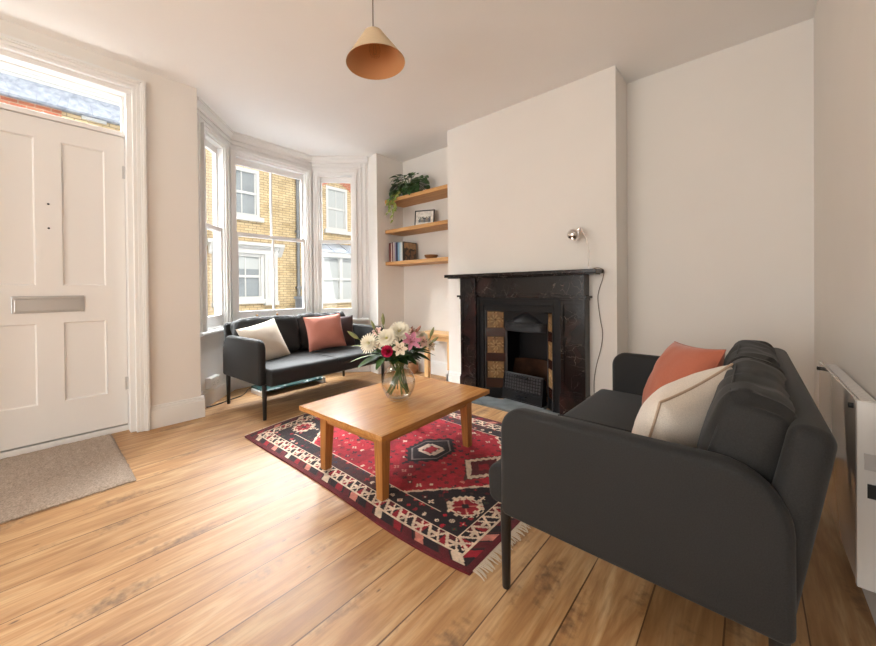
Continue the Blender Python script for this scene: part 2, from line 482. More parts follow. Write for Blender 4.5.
MT = {}
MT['wall'] = plain('warm_white_paint', (.84, .805, .76, 1), .75, spec=.25, noise=.012, nscale=3, bump=.05, bscale=60)
MT['ceil'] = plain('ceiling_paint', (.94, .925, .905, 1), .8, spec=.2, noise=.01, nscale=2, bump=.04, bscale=40)
MT['trim'] = plain('white_gloss_paint', (.85, .84, .82, 1), .35, spec=.4)
MT['bay'] = plain('bay_white_paint', (.90, .895, .885, 1), .6, spec=.15)
MT['door'] = plain('door_white_paint', (.82, .80, .775, 1), .4, spec=.4, bump=.05, bscale=90)
MT['floor'] = floor_mat()
MT['glass'] = glass('window_glass', (.98, .99, .99, 1), .8)
MT['vase'] = glass('vase_glass', (.985, .99, .985, 1), 1.0, 1.5)
MT['bulb'] = glass('bulb_glass', (.98, .95, .9, 1), 1.0, 1.5)
MT['water'] = glass('water', (.985, .99, .985, 1), 1.6, 1.33)
MT['teal'] = plain('teal_glass', srgb(44, 78, 78), .08, spec=.6)
MT['char'] = fabric('charcoal_wool', srgb(36, 36, 36), .14, .72, .1, spec=.30)
MT['charleg'] = plain('black_steel', (.012, .012, .012, 1), .4)
MT['cream'] = fabric('cream_linen', srgb(228, 217, 203), .06, .9, .2)
MT['piping'] = fabric('shaded_cream_piping', srgb(192, 166, 142), .06)  # cushion cream with shadow mixed into the colour
MT['pink'] = fabric('dusty_pink_velvet', srgb(186, 122, 106), .06, .85, .25)
MT['terra'] = fabric('terracotta_velvet', srgb(180, 104, 80), .06, .85, .35)
MT['plum'] = fabric('plum_grey_fabric', srgb(66, 50, 50), .08)
MT['table'] = wood('pine_table', srgb(176, 116, 60), srgb(204, 150, 90), 'y', 1.0, .24, .6)
MT['tablex'] = wood('pine_table_x', srgb(164, 104, 50), srgb(190, 132, 72), 'x', 1.0, .35, .3)
MT['tablez'] = wood('pine_table_z', srgb(164, 104, 50), srgb(190, 132, 72), 'z', 1.0, .35, .3)
MT['shelf'] = wood('oak_shelf', srgb(190, 136, 78), srgb(214, 166, 106), 'x', 1.0, .5, .25)
MT['deskx'] = wood('beech_x', srgb(214, 170, 116), srgb(230, 192, 142), 'x', 1.0, .45, 0)
MT['deskz'] = wood('beech_z', srgb(214, 170, 116), srgb(230, 192, 142), 'z', 1.0, .45, 0)
MT['bowl'] = wood('bowl_wood', srgb(140, 95, 58), srgb(172, 124, 80), 'x', 2.0, .5, 0)
MT['marble'] = marble_mat()
MT['iron'] = plain('black_cast_iron', (.006, .006, .007, 1), .42, spec=.22, bump=.15, bscale=120)
MT['ironhi'] = plain('graphite_cast_iron', (.045, .046, .050, 1), .36, metal=.2, spec=.4, bump=.1, bscale=150)
MT['tilered'] = plain('dark_red_tile', srgb(52, 26, 20), .25)
MT['firebrick'] = plain('firebrick', srgb(84, 56, 40), .95, noise=.3, nscale=12)
MT['hearth'] = slate_mat('hearth_slate', srgb(84, 88, 90), srgb(128, 132, 132), 6)
MT['chrome'] = plain('chrome', (.75, .70, .68, 1), .12, metal=1)
MT['steel'] = plain('brushed_steel', (.56, .56, .56, 1), .34, metal=1)
MT['brass'] = plain('aged_brass', srgb(150, 122, 84), .4, metal=.8)
MT['plastic'] = plain('white_plastic', (.82, .80, .77, 1), .35)
MT['heater'] = plain('heater_white_enamel', (.74, .71, .68, 1), .3)
MT['heatglass'] = plain('heater_glass_front', (.60, .55, .50, 1), .03, spec=1.0)
MT['heatglass'].node_tree.nodes['Principled BSDF'].inputs['IOR'].default_value = 2.2
MT['black'] = plain('black_plastic', (.01, .01, .01, 1), .5)
MT['cord'] = plain('grey_brown_flex', srgb(112, 94, 84), .7)
MT['shade_out'] = plain('beige_shade', srgb(214, 190, 156), .85, noise=.03, nscale=60)
MT['shade_in'] = plain('tan_lining', srgb(202, 146, 98), .8)
MT['mat'] = plain('taupe_pile', srgb(166, 150, 136), .98, spec=.1, noise=.3, nscale=140, bump=1.0, bscale=220)
MT['rug'] = vcol('rug_wool', .95, .15, .5, .15, 400)
MT['fringe'] = plain('cream_cotton', srgb(206, 190, 168), .95)
MT['pat'] = vcol('painted_pattern', .35, 0, 0, .5)
MT['leaf'] = plain('leaf_green', srgb(62, 92, 40), .5, spec=.2, noise=.35, nscale=14)
MT['leafd'] = plain('dark_leaf_green', srgb(44, 70, 36), .5, spec=.2, noise=.4, nscale=25)
MT['leafp'] = plain('pot_plant_leaf', srgb(58, 88, 48), .45, spec=.3, noise=.45, nscale=18)
MT['leafl'] = plain('lime_leaf_green', srgb(126, 138, 62), .5, noise=.25, nscale=20)
MT['stem'] = plain('stem_green', srgb(84, 104, 52), .5, noise=.2, nscale=30)
MT['petalw'] = plain('white_petal', srgb(240, 234, 214), .6, noise=.03)
MT['petalc'] = plain('cream_petal', srgb(240, 224, 200), .6, noise=.05)
MT['petalp'] = plain('pink_petal', srgb(216, 142, 168), .6, noise=.18, nscale=40)
MT['petalb'] = plain('blush_petal', srgb(226, 190, 178), .6, noise=.1, nscale=40)
MT['petalr'] = plain('magenta_rose_petal', srgb(206, 40, 92), .6, noise=.15, nscale=60)
MT['yolk'] = plain('yellow_green_centre', srgb(206, 196, 96), .8)
MT['anther'] = plain('brown_anther', srgb(120, 74, 40), .8)
MT['bud'] = plain('green_bud', srgb(128, 132, 84), .6, noise=.15)  # added area lamp outside the rear opening, brightens the room
MT['budp'] = plain('pink_bud', srgb(178, 128, 112), .6, noise=.15)
MT['pot'] = plain('green_glazed_pot', srgb(88, 110, 80), .35, noise=.15, nscale=8)
MT['claypot'] = plain('brown_pot', srgb(150, 104, 66), .6, noise=.15, nscale=20)
MT['soil'] = plain('soil', srgb(50, 36, 26), .95)
MT['brick'] = brick_mat('yellow_stock_brick', srgb(216, 196, 160), srgb(196, 172, 134), srgb(140, 124, 100))
MT['brickr'] = brick_mat('red_brick', srgb(196, 122, 92), srgb(178, 96, 70), srgb(186, 168, 150))
MT['stone'] = plain('white_render', (.66, .655, .64, 1), .7)
MT['lead'] = slate_mat('lead_roof', srgb(138, 146, 158), srgb(166, 172, 182), 3, .6)
MT['slate'] = slate_mat('roof_slates', srgb(120, 128, 142), srgb(166, 172, 184), 9, .7)
MT['pane'] = plain('far_window_pane', srgb(150, 156, 160), .12, spec=.6, noise=.2, nscale=1.5)
MT['blind'] = plain('pale_blind', srgb(186, 190, 190), .8)
MT['pipe'] = plain('grey_downpipe', srgb(126, 128, 130), .6)
MT['binm'] = plain('blue_grey_planter', srgb(138, 146, 158), .7, noise=.1)
MT['asphalt'] = plain('asphalt', srgb(96, 96, 98), .9, noise=.2, nscale=8)
MT['pave'] = plain('paving', srgb(170, 166, 158), .9, noise=.1, nscale=4)
MT['paper'] = plain('book_pages', srgb(232, 224, 208), .9)

# ------------------------------------------------------------------ room constants (camera stands over the origin, 1 m up)
H = 2.60
XL, XR = -3.28, .293
YB, YC = 3.10, 2.79                       # alcove wall, chimney breast face
YR = -3.0                                 # rear wall, behind the camera
CX0, CX1 = -2.304, -.723                  # chimney breast
BY0, BY1 = .873, 2.68                     # bay opening
P0, P1, P2, P3 = (-3.44, .890), (-3.932, 1.332), (-3.957, 2.228), (-3.488, 2.706)
FX0, FX1, FZ = -1.80, -1.14, .86          # firebox hole

# ------------------------------------------------------------------ floor, ceiling, walls
outline = [(XL - .16, YR - .12), (XR + .1, YR - .12), (XR + .1, YB + .1), (XL - .16, YB + .1), (XL - .16, P3[1] + .03), (P3[0] - .03, P3[1] + .06),
           (P2[0] - .05, P2[1] + .02), (P1[0] - .05, P1[1] - .02), (P0[0] - .03, P0[1] - .06), (XL - .16, P0[1] - .05)]
bm = bmesh.new(); prism(bm, outline, -.06, 0); struct('floor', bm, MT['floor'], smooth=False)
bm = bmesh.new(); prism(bm, outline, H, H + .08); struct('ceiling', bm, MT['ceil'], smooth=False)

DY0, DY1, DZ = -.342, .490, 2.441         # door opening
bm = bmesh.new()
box(bm, XL - .16, XL, YR, DY0, 0, H); box(bm, XL - .16, XL, DY1, BY0, 0, H); box(bm, XL - .16, XL, DY0, DY1, DZ, H)
prism(bm, [(XL - .012, BY1), (XL - .012, YB + .02), (XL - .20, YB + .02), (P3[0], P3[1])], 0, H)
struct('wall_left', bm, MT['wall'], smooth=False)

bm = bmesh.new()
box(bm, XL - .03, CX0, YB, YB + .1, 0, H)
box(bm, CX1, XR + .1, YB, YB + .1, 0, H)
# chimney breast with the fireplace hole
box(bm, CX0, FX0, YC, YB + .1, 0, H); box(bm, FX1, CX1, YC, YB + .1, 0, H); box(bm, FX0, FX1, YC, YB + .1, FZ, H)
box(bm, FX0, FX1, YB + .06, YB + .1, 0, FZ)
struct('wall_back', bm, MT['wall'], smooth=False)
struct('wall_right', BX(XR, XR + .1, YR, YB, 0, H), MT['wall'], smooth=False)
# rear wall behind the camera, wide glazed opening added for fill light
RX0, RX1, RZ = -3.0, .05, 2.3
bm = bmesh.new()
box(bm, XL, RX0, YR - .12, YR, 0, H); box(bm, RX1, XR, YR - .12, YR, 0, H); box(bm, RX0, RX1, YR - .12, YR, RZ, H)
struct('wall_rear', bm, MT['wall'], smooth=False)
w4 = thing('window_4', None, None, (0, YR - .06, 0), kind='structure')
bm = bmesh.new()
for k in range(5):
    x = RX0 + (RX1 - RX0 - .06) * k / 4; box(bm, x, x + .06, YR - .09, YR - .03, 0, RZ)
box(bm, RX0, RX1, YR - .09, YR - .03, 0, .08); box(bm, RX0, RX1, YR - .09, YR - .03, RZ - .07, RZ)
obj('frame', bm, MT['trim'], w4, world=True, smooth=False)
for k in range(4):
    x = RX0 + (RX1 - RX0 - .06) * k / 4
    obj('pane', BX(x + .06, x + (RX1 - RX0 - .06) / 4, YR - .064, YR - .058, .08, RZ - .07), MT['glass'], w4, world=True, smooth=False)

# ------------------------------------------------------------------ the bay
def seg_frame(a, b):
    a = V((a[0], a[1], 0)); b = V((b[0], b[1], 0)); d = b - a; Ln = d.length; d.normalize()
    n = V((-d.y, d.x, 0))                 # candidates; want outward
    if n.x > 0: n = -n
    return a, d, n, Ln
SILL, HEAD = .65, 2.395
segs = [(P0, P1, .150, .517), (P1, P2, .036, .826), (P2, P3, .068, .486)]
bm = bmesh.new()
for a, b, s0, s1 in segs:
    o, d, n, Ln = seg_frame(a, b); z = V((0, 0, 1))
    fbox(bm, o, d, n, z, -.02, Ln + .02, 0, .1, 0, SILL)
    fbox(bm, o, d, n, z, -.02, Ln + .02, 0, .1, HEAD, H)
    fbox(bm, o, d, n, z, -.02, s0, 0, .1, SILL, HEAD); fbox(bm, o, d, n, z, s1, Ln + .02, 0, .1, SILL, HEAD)
# lined reveals of the bay opening
fbox(bm, (XL - .0005, BY0, 0), (-1, (P0[1] - BY0) / .16, 0), (0, -1, 0), (0, 0, 1), .0, .17, 0, .03, 0, H)
struct('wall_bay', bm, MT['bay'], smooth=False)

# moulding lines of the bay: cornice, architraves, panelled casing, sill board
def moulding(bm, a, b, prof, ext0=0, ext1=0):
    """sweep profile (n inward, z) along a->b, mitred"""
    o, d, n, Ln = seg_frame(a, b)
    inn = -n
    rows = []
    for s, sh in ((0, ext0), (Ln, ext1)):
        rows.append([bm.verts.new(o + d * (s + sh * p[0]) + inn * p[0] + V((0, 0, p[1]))) for p in prof])
    m = len(prof)
    for i in range(m):
        bm.faces.new((rows[0][i], rows[0][(i + 1) % m], rows[1][(i + 1) % m], rows[1][i]))
    bm.faces.new(rows[0]); bm.faces.new(rows[1][::-1])
T = math.tan(Rd(22))
cor = [(-.005, H + .005), (.045, H + .005), (.045, H - .022), (.034, H - .022), (.016, H - .052), (.016, H - .076), (-.005, H - .076)]
bm = bmesh.new()
moulding(bm, P0, P1, cor, 0, -T * 1.0); moulding(bm, P1, P2, cor, T, -T); moulding(bm, P2, P3, cor, T, 0)
o = obj('trim_1', bm, MT['bay'], smooth=False); tag(o, kind='structure')
sil = [(-.005, SILL), (.042, SILL), (.048, SILL - .008), (.048, SILL - .024), (.04, SILL - .030), (.012, SILL - .034), (.008, SILL - .06), (-.005, SILL - .06)]
bm = bmesh.new()
moulding(bm, P0, P1, sil, 0, -T); moulding(bm, P1, P2, sil, T, -T); moulding(bm, P2, P3, sil, T, 0)
o = obj('trim_2', bm, MT['bay'], smooth=False); tag(o, kind='structure')
bm = bmesh.new(); z3 = V((0, 0, 1))
for i, (a, b, s0, s1) in enumerate(segs):
    o_, d, n, Ln = seg_frame(a, b)
    for (q0, q1, t) in ((.0, .030, .016), (.030, .046, .028)):        # architrave ribs around the opening
        fbox(bm, o_, d, n, z3, s0 - q1, s0 - q0, -t, .0, SILL, HEAD + q1)
        fbox(bm, o_, d, n, z3, s1 + q0, s1 + q1, -t, .0, SILL, HEAD + q1)
        fbox(bm, o_, d, n, z3, s0 - q0, s1 + q0, -t, .0, HEAD + q0, HEAD + q1)
    fbox(bm, o_, d, n, z3, .0, Ln, -.012, 0, HEAD + .085, HEAD + .10)
o_, d, n, Ln = seg_frame(P2, P3)
for s in (.575, .630):
    fbox(bm, o_, d, n, z3, s - .012, s + .012, -.016, 0, SILL, H - .08)
o_, d, n, Ln = seg_frame(P0, P1)
for s in (.06,):
    fbox(bm, o_, d, n, z3, s - .012, s + .012, -.014, 0, SILL, H - .08)
o = obj('trim_3', bm, MT['bay'], smooth=False); tag(o, kind='structure')

# sash windows
def sash_window(idx, seg, bar):
    a, b, s0, s1 = seg
    o_, d, n, Ln = seg_frame(a, b)
    mid = o_ + d * (s0 + s1) / 2; mid.z = SILL
    w = thing('window_%d' % idx, None, None, mid, kind='structure')
    fr = lambda bm, *q: fbox(bm, o_, d, n, z3, *q)
    bm = bmesh.new()
    fr(bm, s0, s0 + .012, 0.0, .1, SILL, HEAD); fr(bm, s1 - .012, s1, 0, .1, SILL, HEAD)
    fr(bm, s0 + .012, s1 - .012, 0, .1, HEAD - .02, HEAD); fr(bm, s0 + .012, s1 - .012, .0, .12, SILL, SILL + .02)
    obj('frame', bm, MT['bay'], w, world=True, smooth=False)
    MR = 1.585; e = .012; t = .022
    for nm, n0, n1, za, zb, bot, top in (('upper_sash', .055, .085, MR - .018, HEAD - .02, .036, .062), ('lower_sash', .02, .05, SILL + .02, MR + .018, .115, .036)):
        if bar is False and nm == 'lower_sash': bot = .10
        bm = bmesh.new()
        fr(bm, s0 + e, s0 + e + t, n0, n1, za, zb); fr(bm, s1 - e - t, s1 - e, n0, n1, za, zb)
        fr(bm, s0 + e + t, s1 - e - t, n0, n1, za, za + bot); fr(bm, s0 + e + t, s1 - e - t, n0, n1, zb - top, zb)
        if bar:
            c = (s0 + s1) / 2 + .005; fr(bm, c - .008, c + .008, n0 + .004, n1 - .004, za + bot, zb - top)
        sh = obj(nm, bm, MT['bay'], w, world=True, smooth=False)
        OFF[sh.name] = OFF[w.name]
        bm = bmesh.new(); fr(bm, s0 + e + t, s1 - e - t, (n0 + n1) / 2 - .002, (n0 + n1) / 2 + .002, za + bot, zb - top)
        obj('pane', bm, MT['glass'], sh, world=True, smooth=False)
        if nm == 'lower_sash' and bar:
            for q in (.2, .55 if False else .42):
                bm = bmesh.new(); c = o_ + d * (s0 + q * (s1 - s0) * 1.25) + n * .012 + z3 * (SILL + .085)
                lathe(bm, [(.004, 0), (.004, .012), (.012, .018), (.013, .026), (.008, .032), (.001, .033)], 12, c, mat=(-n).to_track_quat('Z', 'Y').to_matrix())
                obj('sash_knob', bm, MT['brass'], sh, world=True)
    return w
sash_window(1, segs[0], False); sash_window(2, segs[1], True); sash_window(3, segs[2], False)

# ------------------------------------------------------------------ baseboards
def skirt(bm, p, q, nrm, h=.165, t=.022):
    d = V((q[0] - p[0], q[1] - p[1], 0)); Ln = d.length; d.normalize(); n = V((nrm[0], nrm[1], 0)).normalized()
    o_ = V((p[0], p[1], 0))
    fbox(bm, o_, d, n, z3, 0, Ln, -.005, t, 0, h - .03)
    fbox(bm, o_, d, n, z3, 0, Ln, -.005, t * .75, h - .03, h - .012); fbox(bm, o_, d, n, z3, 0, Ln, -.005, t * .4, h - .012, h)
bm = bmesh.new()
skirt(bm, (XL, .552), (XL, BY0 + .022), (1, 0)); skirt(bm, (XL, YR), (XL, -.41), (1, 0))
skirt(bm, (XL + .005, BY0), (P0[0], P0[1]), (0, 1))
tag(obj('baseboard_left', bm, MT['trim'], smooth=False, bevel=.002), kind='structure')
bm = bmesh.new()
for a, b in ((P0, P1), (P1, P2), (P2, P3)):
    o_, d, n, Ln = seg_frame(a, b); skirt(bm, a, b, -n, .15, .02)
tag(obj('baseboard_bay', bm, MT['bay'], smooth=False, bevel=.002), kind='structure')
bm = bmesh.new()
skirt(bm, (XL - .012, BY1 + .03), (XL - .012, YB), (1, 0), .16); skirt(bm, (XL, YB), (CX0, YB), (0, -1), .16)
skirt(bm, (CX0, YB), (CX0, YC - .022), (-1, 0)); skirt(bm, (CX0 - .022, YC), (-2.085, YC), (0, -1)); skirt(bm, (-.90, YC), (CX1 + .022, YC), (0, -1))
skirt(bm, (CX1, YC - .022), (CX1, YB), (1, 0)); skirt(bm, (CX1, YB), (XR, YB), (0, -1))
tag(obj('baseboard_back', bm, MT['trim'], smooth=False, bevel=.002), kind='structure')
bm = bmesh.new(); skirt(bm, (XR, YR), (XR, YB), (-1, 0), .165, .018)
tag(obj('baseboard_right', bm, MT['trim'], smooth=False, bevel=.002), kind='structure')

# ------------------------------------------------------------------ front door
dr = thing('door_1', None, None, (XL - .1, .074, 0), kind='structure')
W_ = dict(parent=dr, world=True)
XF = -3.38                                 # face of the leaf
lx0, lx1 = XF - .045, XF
y0, y1, zA, zB = -.297, .445, .050, 2.105
bm = bmesh.new()                           # frame: jambs, head, transom, threshold
box(bm, -3.44, -3.301, y1 + .003, DY1 - .001, 0, 2.40); box(bm, -3.44, -3.301, DY0 + .001, y0 - .003, 0, 2.40)
box(bm, -3.44, -3.301, DY0 + .001, DY1 - .001, 2.4005, DZ - .001); box(bm, -3.44, -3.366, y0 - .003, y1 + .003, 2.109, 2.142)
box(bm, -3.425, -3.395, y0, y0 + .02, 2.142, 2.40); box(bm, -3.425, -3.378, y1 - .012, y1 + .003, 2.142, 2.40); box(bm, -3.425, -3.378, y0, y1, 2.39, 2.402)
obj('frame', bm, MT['door'], smooth=False, bevel=.003, **W_)
bm = bmesh.new(); box(bm, -3.44, -3.3795, DY0, DY1, 0, .038); box(bm, -3.46, -3.427, DY0, DY1, .038, .075)  # raised strip behind the leaf is added to block light under it
obj('threshold', bm, MT['door'], smooth=False, bevel=.004, **W_)
bm = bmesh.new(); box(bm, -3.408, -3.404, y0 + .02, y1 - .012, 2.142, 2.39)
obj('fanlight_pane', bm, MT['glass'], smooth=False, **W_)
pn = [(.133, .340, 1.045, 1.98), (.131, .337, .287, .803), (-.192, .015, 1.045, 1.98), (-.192, .015, .287, .803)]
bm = bmesh.new()
box(bm, lx0, lx1, .340, y1, zA, zB); box(bm, lx0, lx1, y0, -.192, zA, zB); box(bm, lx0, lx1, .015, .132, zA, zB)
for ya, yb in ((.132, .340), (-.192, .015)):
    box(bm, lx0, lx1, ya, yb, zA, .287); box(bm, lx0, lx1, ya, yb, .803, 1.045); box(bm, lx0, lx1, ya, yb, 1.98, zB)
bmesh.ops.remove_doubles(bm, verts=bm.verts, dist=.0005)
lf = obj('leaf', bm, MT['door'], smooth=False, **W_)
OFF[lf.name] = OFF[dr.name]
for ya, yb, za, zb in pn:
    bm = bmesh.new()
    # recessed panel with a sloped border
    q = [(ya, za), (yb, za), (yb, zb), (ya, zb)]; i_ = .008
    r = [(ya + i_, za + i_), (yb - i_, za + i_), (yb - i_, zb - i_), (ya + i_, zb - i_)]
    A = [bm.verts.new((lx1 - .001, *p)) for p in q]; B = [bm.verts.new((lx1 - .011, *p)) for p in r]
    for k in range(4): bm.faces.new((A[k], A[(k + 1) % 4], B[(k + 1) % 4], B[k]))
    bm.faces.new(B)
    C = [bm.verts.new((lx0 + .005, *p)) for p in q]
    for k in range(4): bm.faces.new((A[k], C[k], C[(k + 1) % 4], A[(k + 1) % 4]))
    bm.faces.new(C)
    obj('panel', bm, MT['door'], lf, smooth=False, world=True)
bm = bmesh.new(); box(bm, lx1, lx1 + .006, -.087, .229, .872, .978)
lp = tag(obj('letter_plate', bm, MT['steel'], smooth=False, bevel=.002, **W_), 'brushed steel letter plate'); OFF[lp.name] = OFF[dr.name]
bm = bmesh.new(); box(bm, lx1 + .006, lx1 + .012, -.075, .217, .882, .958); box(bm, lx1 + .006, lx1 + .016, -.080, .222, .958, .972)
obj('flap', bm, MT['steel'], lp, smooth=False, world=True, bevel=.002)
for z in (1.567, 1.412):
    bm = bmesh.new(); lathe(bm, [(.006, 0), (.006, .003), (.002, .004)], 10, (lx1, .073, z), mat=M.Rotation(pi / 2, 3, 'Y'), cap1=True)
    obj('screw_hole', bm, MT['black'], **W_)
for z in (1.856, .342):
    bm = bmesh.new(); box(bm, lx1 - .002, lx1 + .004, y1 - .012, y1 + .012, z - .045, z + .045)
    for k in range(3): lathe(bm, [(.007, -.042 + k * .028), (.007, -.016 + k * .028)], 10, (lx1 + .006, y1 + .002, z), cap0=True, cap1=True)
    obj('hinge', bm, MT['steel'], **W_)
bm = bmesh.new()                           # moulded architrave
def arch(bm, q0, q1, t):
    box(bm, XL - .024, XL + t, DY1 - .004 + q0, DY1 - .004 + q1, 0, DZ + q1); box(bm, XL - .02, XL + t, DY0 + .004 - q1, DY0 + .004 - q0, 0, DZ + q1)
    box(bm, XL - .02, XL + t, DY0 + .004 - q0, DY1 - .004 + q0, DZ + q0, DZ + q1)
for q0, q1, t in ((-.008, .012, .012), (.012, .034, .018), (.034, .044, .026), (.044, .062, .034), (.062, .068, .022)): arch(bm, q0, q1, t)
obj('architrave', bm, MT['trim'], smooth=False, bevel=.002, **W_)

# ------------------------------------------------------------------ twin socket on the bay baseboard
o_, d, n, Ln = seg_frame(P0, P1)
c = o_ + d * .205 - n * .0
sk = thing('socket_box', 'white surface mounted twin socket low on the bay wall beside the sofa', 'socket', (c.x, c.y, .20))
bm = bmesh.new(); fbox(bm, c, d, n, z3, -.085, .085, -.042, -.0, .152, .245)
obj('back_box', bm, MT['plastic'], sk, world=True, smooth=False, bevel=.004)
bm = bmesh.new(); fbox(bm, c, d, n, z3, -.082, .082, -.050, -.042, .155, .242)
fp = obj('face_plate', bm, MT['plastic'], sk, world=True, smooth=False, bevel=.003); OFF[fp.name] = OFF[sk.name]
for s in (-.035, .035):
    bm = bmesh.new(); fbox(bm, c, d, n, z3, s - .007, s + .007, -.055, -.05, .213, .231)
    obj('rocker_switch', bm, MT['plastic'], fp, world=True, smooth=False, bevel=.001)
    bm = bmesh.new()
    for dx, dz, w, h in ((0, .022, .002, .004), (-.011, 0, .0035, .002), (.011, 0, .0035, .002)):
        fbox(bm, c, d, n, z3, s + dx - w, s + dx + w, -.0508, -.049, .178 + dz - h, .178 + dz + h)
    obj('pin_hole', bm, MT['black'], fp, world=True, smooth=False)
WORLD, SUN, SKYBAY, REAR, EXPOSURE = .5, 1.4, 37.0, 56, 1.22
# ------------------------------------------------------------------ sofas (one pattern, two of them)
def make_sofa(label, loc, rz, SL):
    t = thing('sofa', label, 'sofa', loc, rz, group='pair of charcoal two-seat sofas')
    for s in (-1, 1):
        pts = round_poly([(-.343, .262), (.343, .262), (.343, .615), (-.343, .615)], [.024, .024, .075, .13], 8)
        bm = bmesh.new()
        a, b = s * (SL / 2), s * (SL / 2 - .06)
        soft_prism(bm, pts, min(a, b), max(a, b), .022, 5, 'y')
        obj('armrest', bm, MT['char'], t)
        for x in (-.315, .338):
            bm = bmesh.new(); y = s * (SL / 2 - .04)
            lathe(bm, [(.012, 0), (.0135, .003), (.018, .27)], 16, (x + .004 * (1 if x > 0 else -1), y, 0), cap0=True, cap1=True)
            obj('leg', bm, MT['charleg'], t)
    # seat: a padded slab with a seam across the middle
    pts = round_poly([(-.29, .258), (.420, .258), (.427, .392), (-.29, .385)], [.014, .03, .045, .014], 6)
    bm = bmesh.new(); soft_prism(bm, pts, -SL / 2 + .056, SL / 2 - .056, .012, 3, 'y')
    st = obj('seat', bm, MT['char'], t)
    bm = bmesh.new(); tube(bm, [(-.2, 0, .3895), (.1, 0, .3915), (.387, 0, .3925), (.417, 0, .380), (.4265, 0, .35), (.423, 0, .29)], .0028, 6, 3)
    obj('seam', bm, MT['char'], st)
    # upright padded back, leaning
    pts = round_poly([(-.338, .262), (-.25, .262), (-.338, .722), (-.408, .702)], [.03, .03, .032, .032], 6)
    bm = bmesh.new(); soft_prism(bm, pts, -SL / 2 + .028, SL / 2 - .028, .028, 5, 'y')
    bk = obj('backrest', bm, MT['char'], t)
    w = (SL - .125) / 4
    for s in (-1, 1):
        bm = rbox(.072, w, .178, .054, 22, (.016, .004, .006), .016, seed=5 + s, freq=7)
        # gathered creases along the top rear
        for v in bm.verts:
            if v.co.z > .06:
                v.co.z += .010 * sin(v.co.y * 80 + s + 2 * sin(v.co.y * 23)) * min(1, (v.co.z - .06) / .08) * (.5 + .5 * mnoise.noise(V((v.co.y * 9, s, v.co.x * 8))))
        xf(bm, M.Translation((-.250, s * (w + .001), .570)) @ M.Rotation(Rd(-16), 4, 'Y'))
        cu = obj('back_cushion', bm, MT['char'], t)
        loop = []
        for k in range(40):
            a = 2 * pi * k / 40
            cy, cz = cos(a), sin(a)
            m_ = max(abs(cy), abs(cz)) ; f = (abs(cy) ** 6 + abs(cz) ** 6) ** (-1 / 6)
            loop.append(V((.060, cy * f * (w - .012), cz * f * .168)))
        bm = bmesh.new(); tube(bm, loop, .0026, 5, 0, closed=True)
        xf(bm, M.Translation((-.250, s * (w + .001), .570)) @ M.Rotation(Rd(-16), 4, 'Y'))
        obj('seam', bm, MT['char'], cu)
    return t
make_sofa('charcoal two-seat sofa with black legs standing in the bay window', (-3.185, 1.765, 0), Rd(3), 1.31)
make_sofa('charcoal two-seat sofa turned toward the coffee table, its back to the panel heater', (-.273, 1.655, 0), pi, 1.32)

def put_pillow(name, label, mat, centre, nrm, up, w, h, t, seed, piping=None, group='scatter cushions on the sofas'):
    y = V(nrm).normalized(); z = V(up); z = (z - y * z.dot(y)).normalized(); x = y.cross(z)
    R_ = M((x, y, z)).transposed()
    bm, seam = pillow(w, h, t, 28, seed)
    xf(bm, R_.to_4x4())
    o = obj(name, bm, mat, loc=centre)
    tag(o, label, 'cushion', group)
    bm = bmesh.new(); tube(bm, [R_ @ p for p in seam], .0038 if piping else .0022, 6, 0, closed=True)
    obj('piping', bm, piping or mat, o)
    return o
put_pillow('scatter_cushion', 'cream cushion leaning on the bay window sofa', MT['cream'], (-3.270, 1.365, .535), (1, .12, .42), (-.2, -.24, 1), .37, .37, .15, 1)
put_pillow('scatter_cushion', 'plump dusty pink cushion on the bay window sofa', MT['pink'], (-3.240, 1.955, .574), (1, -.22, .36), (0, -.06, 1), .38, .35, .16, 2)
put_pillow('scatter_cushion', 'dark plum cushion mostly hidden behind the dusty pink one', MT['plum'], (-3.295, 2.155, .555), (1, -.35, .36), (0, .0, 1), .32, .34, .12, 3)
put_pillow('scatter_cushion', 'cream piped cushion propped on the sofa that backs onto the heater', MT['cream'], (-.165, 1.335, .558), (-.714, .237, .31), (.293, -.302, .907), .37, .36, .19, 4, MT['piping'])
put_pillow('scatter_cushion', 'terracotta cushion propped on the sofa that backs onto the heater', MT['terra'], (-.232, 1.845, .578), (-.80, -.50, .45), (.40, .33, .85), .37, .37, .17, 6)

# ------------------------------------------------------------------ coffee table
tb = thing('coffee_table', 'low pine coffee table standing on the red rug', 'table', (-1.556, 1.43, .0095), Rd(2.3))
TW, TL_, TZ = .675, .905, .351
bm = bmesh.new()
soft_prism(bm, [(-TW / 2, -TL_ / 2), (TW / 2, -TL_ / 2), (TW / 2, TL_ / 2), (-TW / 2, TL_ / 2)], TZ - .026, TZ, .003, 2, 'z')
obj('tabletop', bm, MT['table'], tb, smooth=False)
lx, ly = TW / 2 - .085, TL_ / 2 - .075
for sx in (-1, 1):
    for sy in (-1, 1):
        bm = bmesh.new(); a = .055; b_ = .042
        X1, Y1 = sx * lx, sy * ly
        top = [(X1, Y1), (X1 - sx * a, Y1), (X1 - sx * a, Y1 - sy * a), (X1, Y1 - sy * a)]
        bot = [(X1, Y1), (X1 - sx * b_, Y1), (X1 - sx * b_, Y1 - sy * b_), (X1, Y1 - sy * b_)]
        A = [bm.verts.new((*p, 0)) for p in bot]; Bq = [bm.verts.new((*p, TZ - .096)) for p in top]; Cq = [bm.verts.new((*p, TZ - .026)) for p in top]
        for P_, Q_ in ((A, Bq), (Bq, Cq)):
            for k in range(4): bm.faces.new((P_[k], P_[(k + 1) % 4], Q_[(k + 1) % 4], Q_[k]))
        bm.faces.new(A); bm.faces.new(Cq)
        obj('leg', bm, MT['tablez'], tb, smooth=False, bevel=.002)
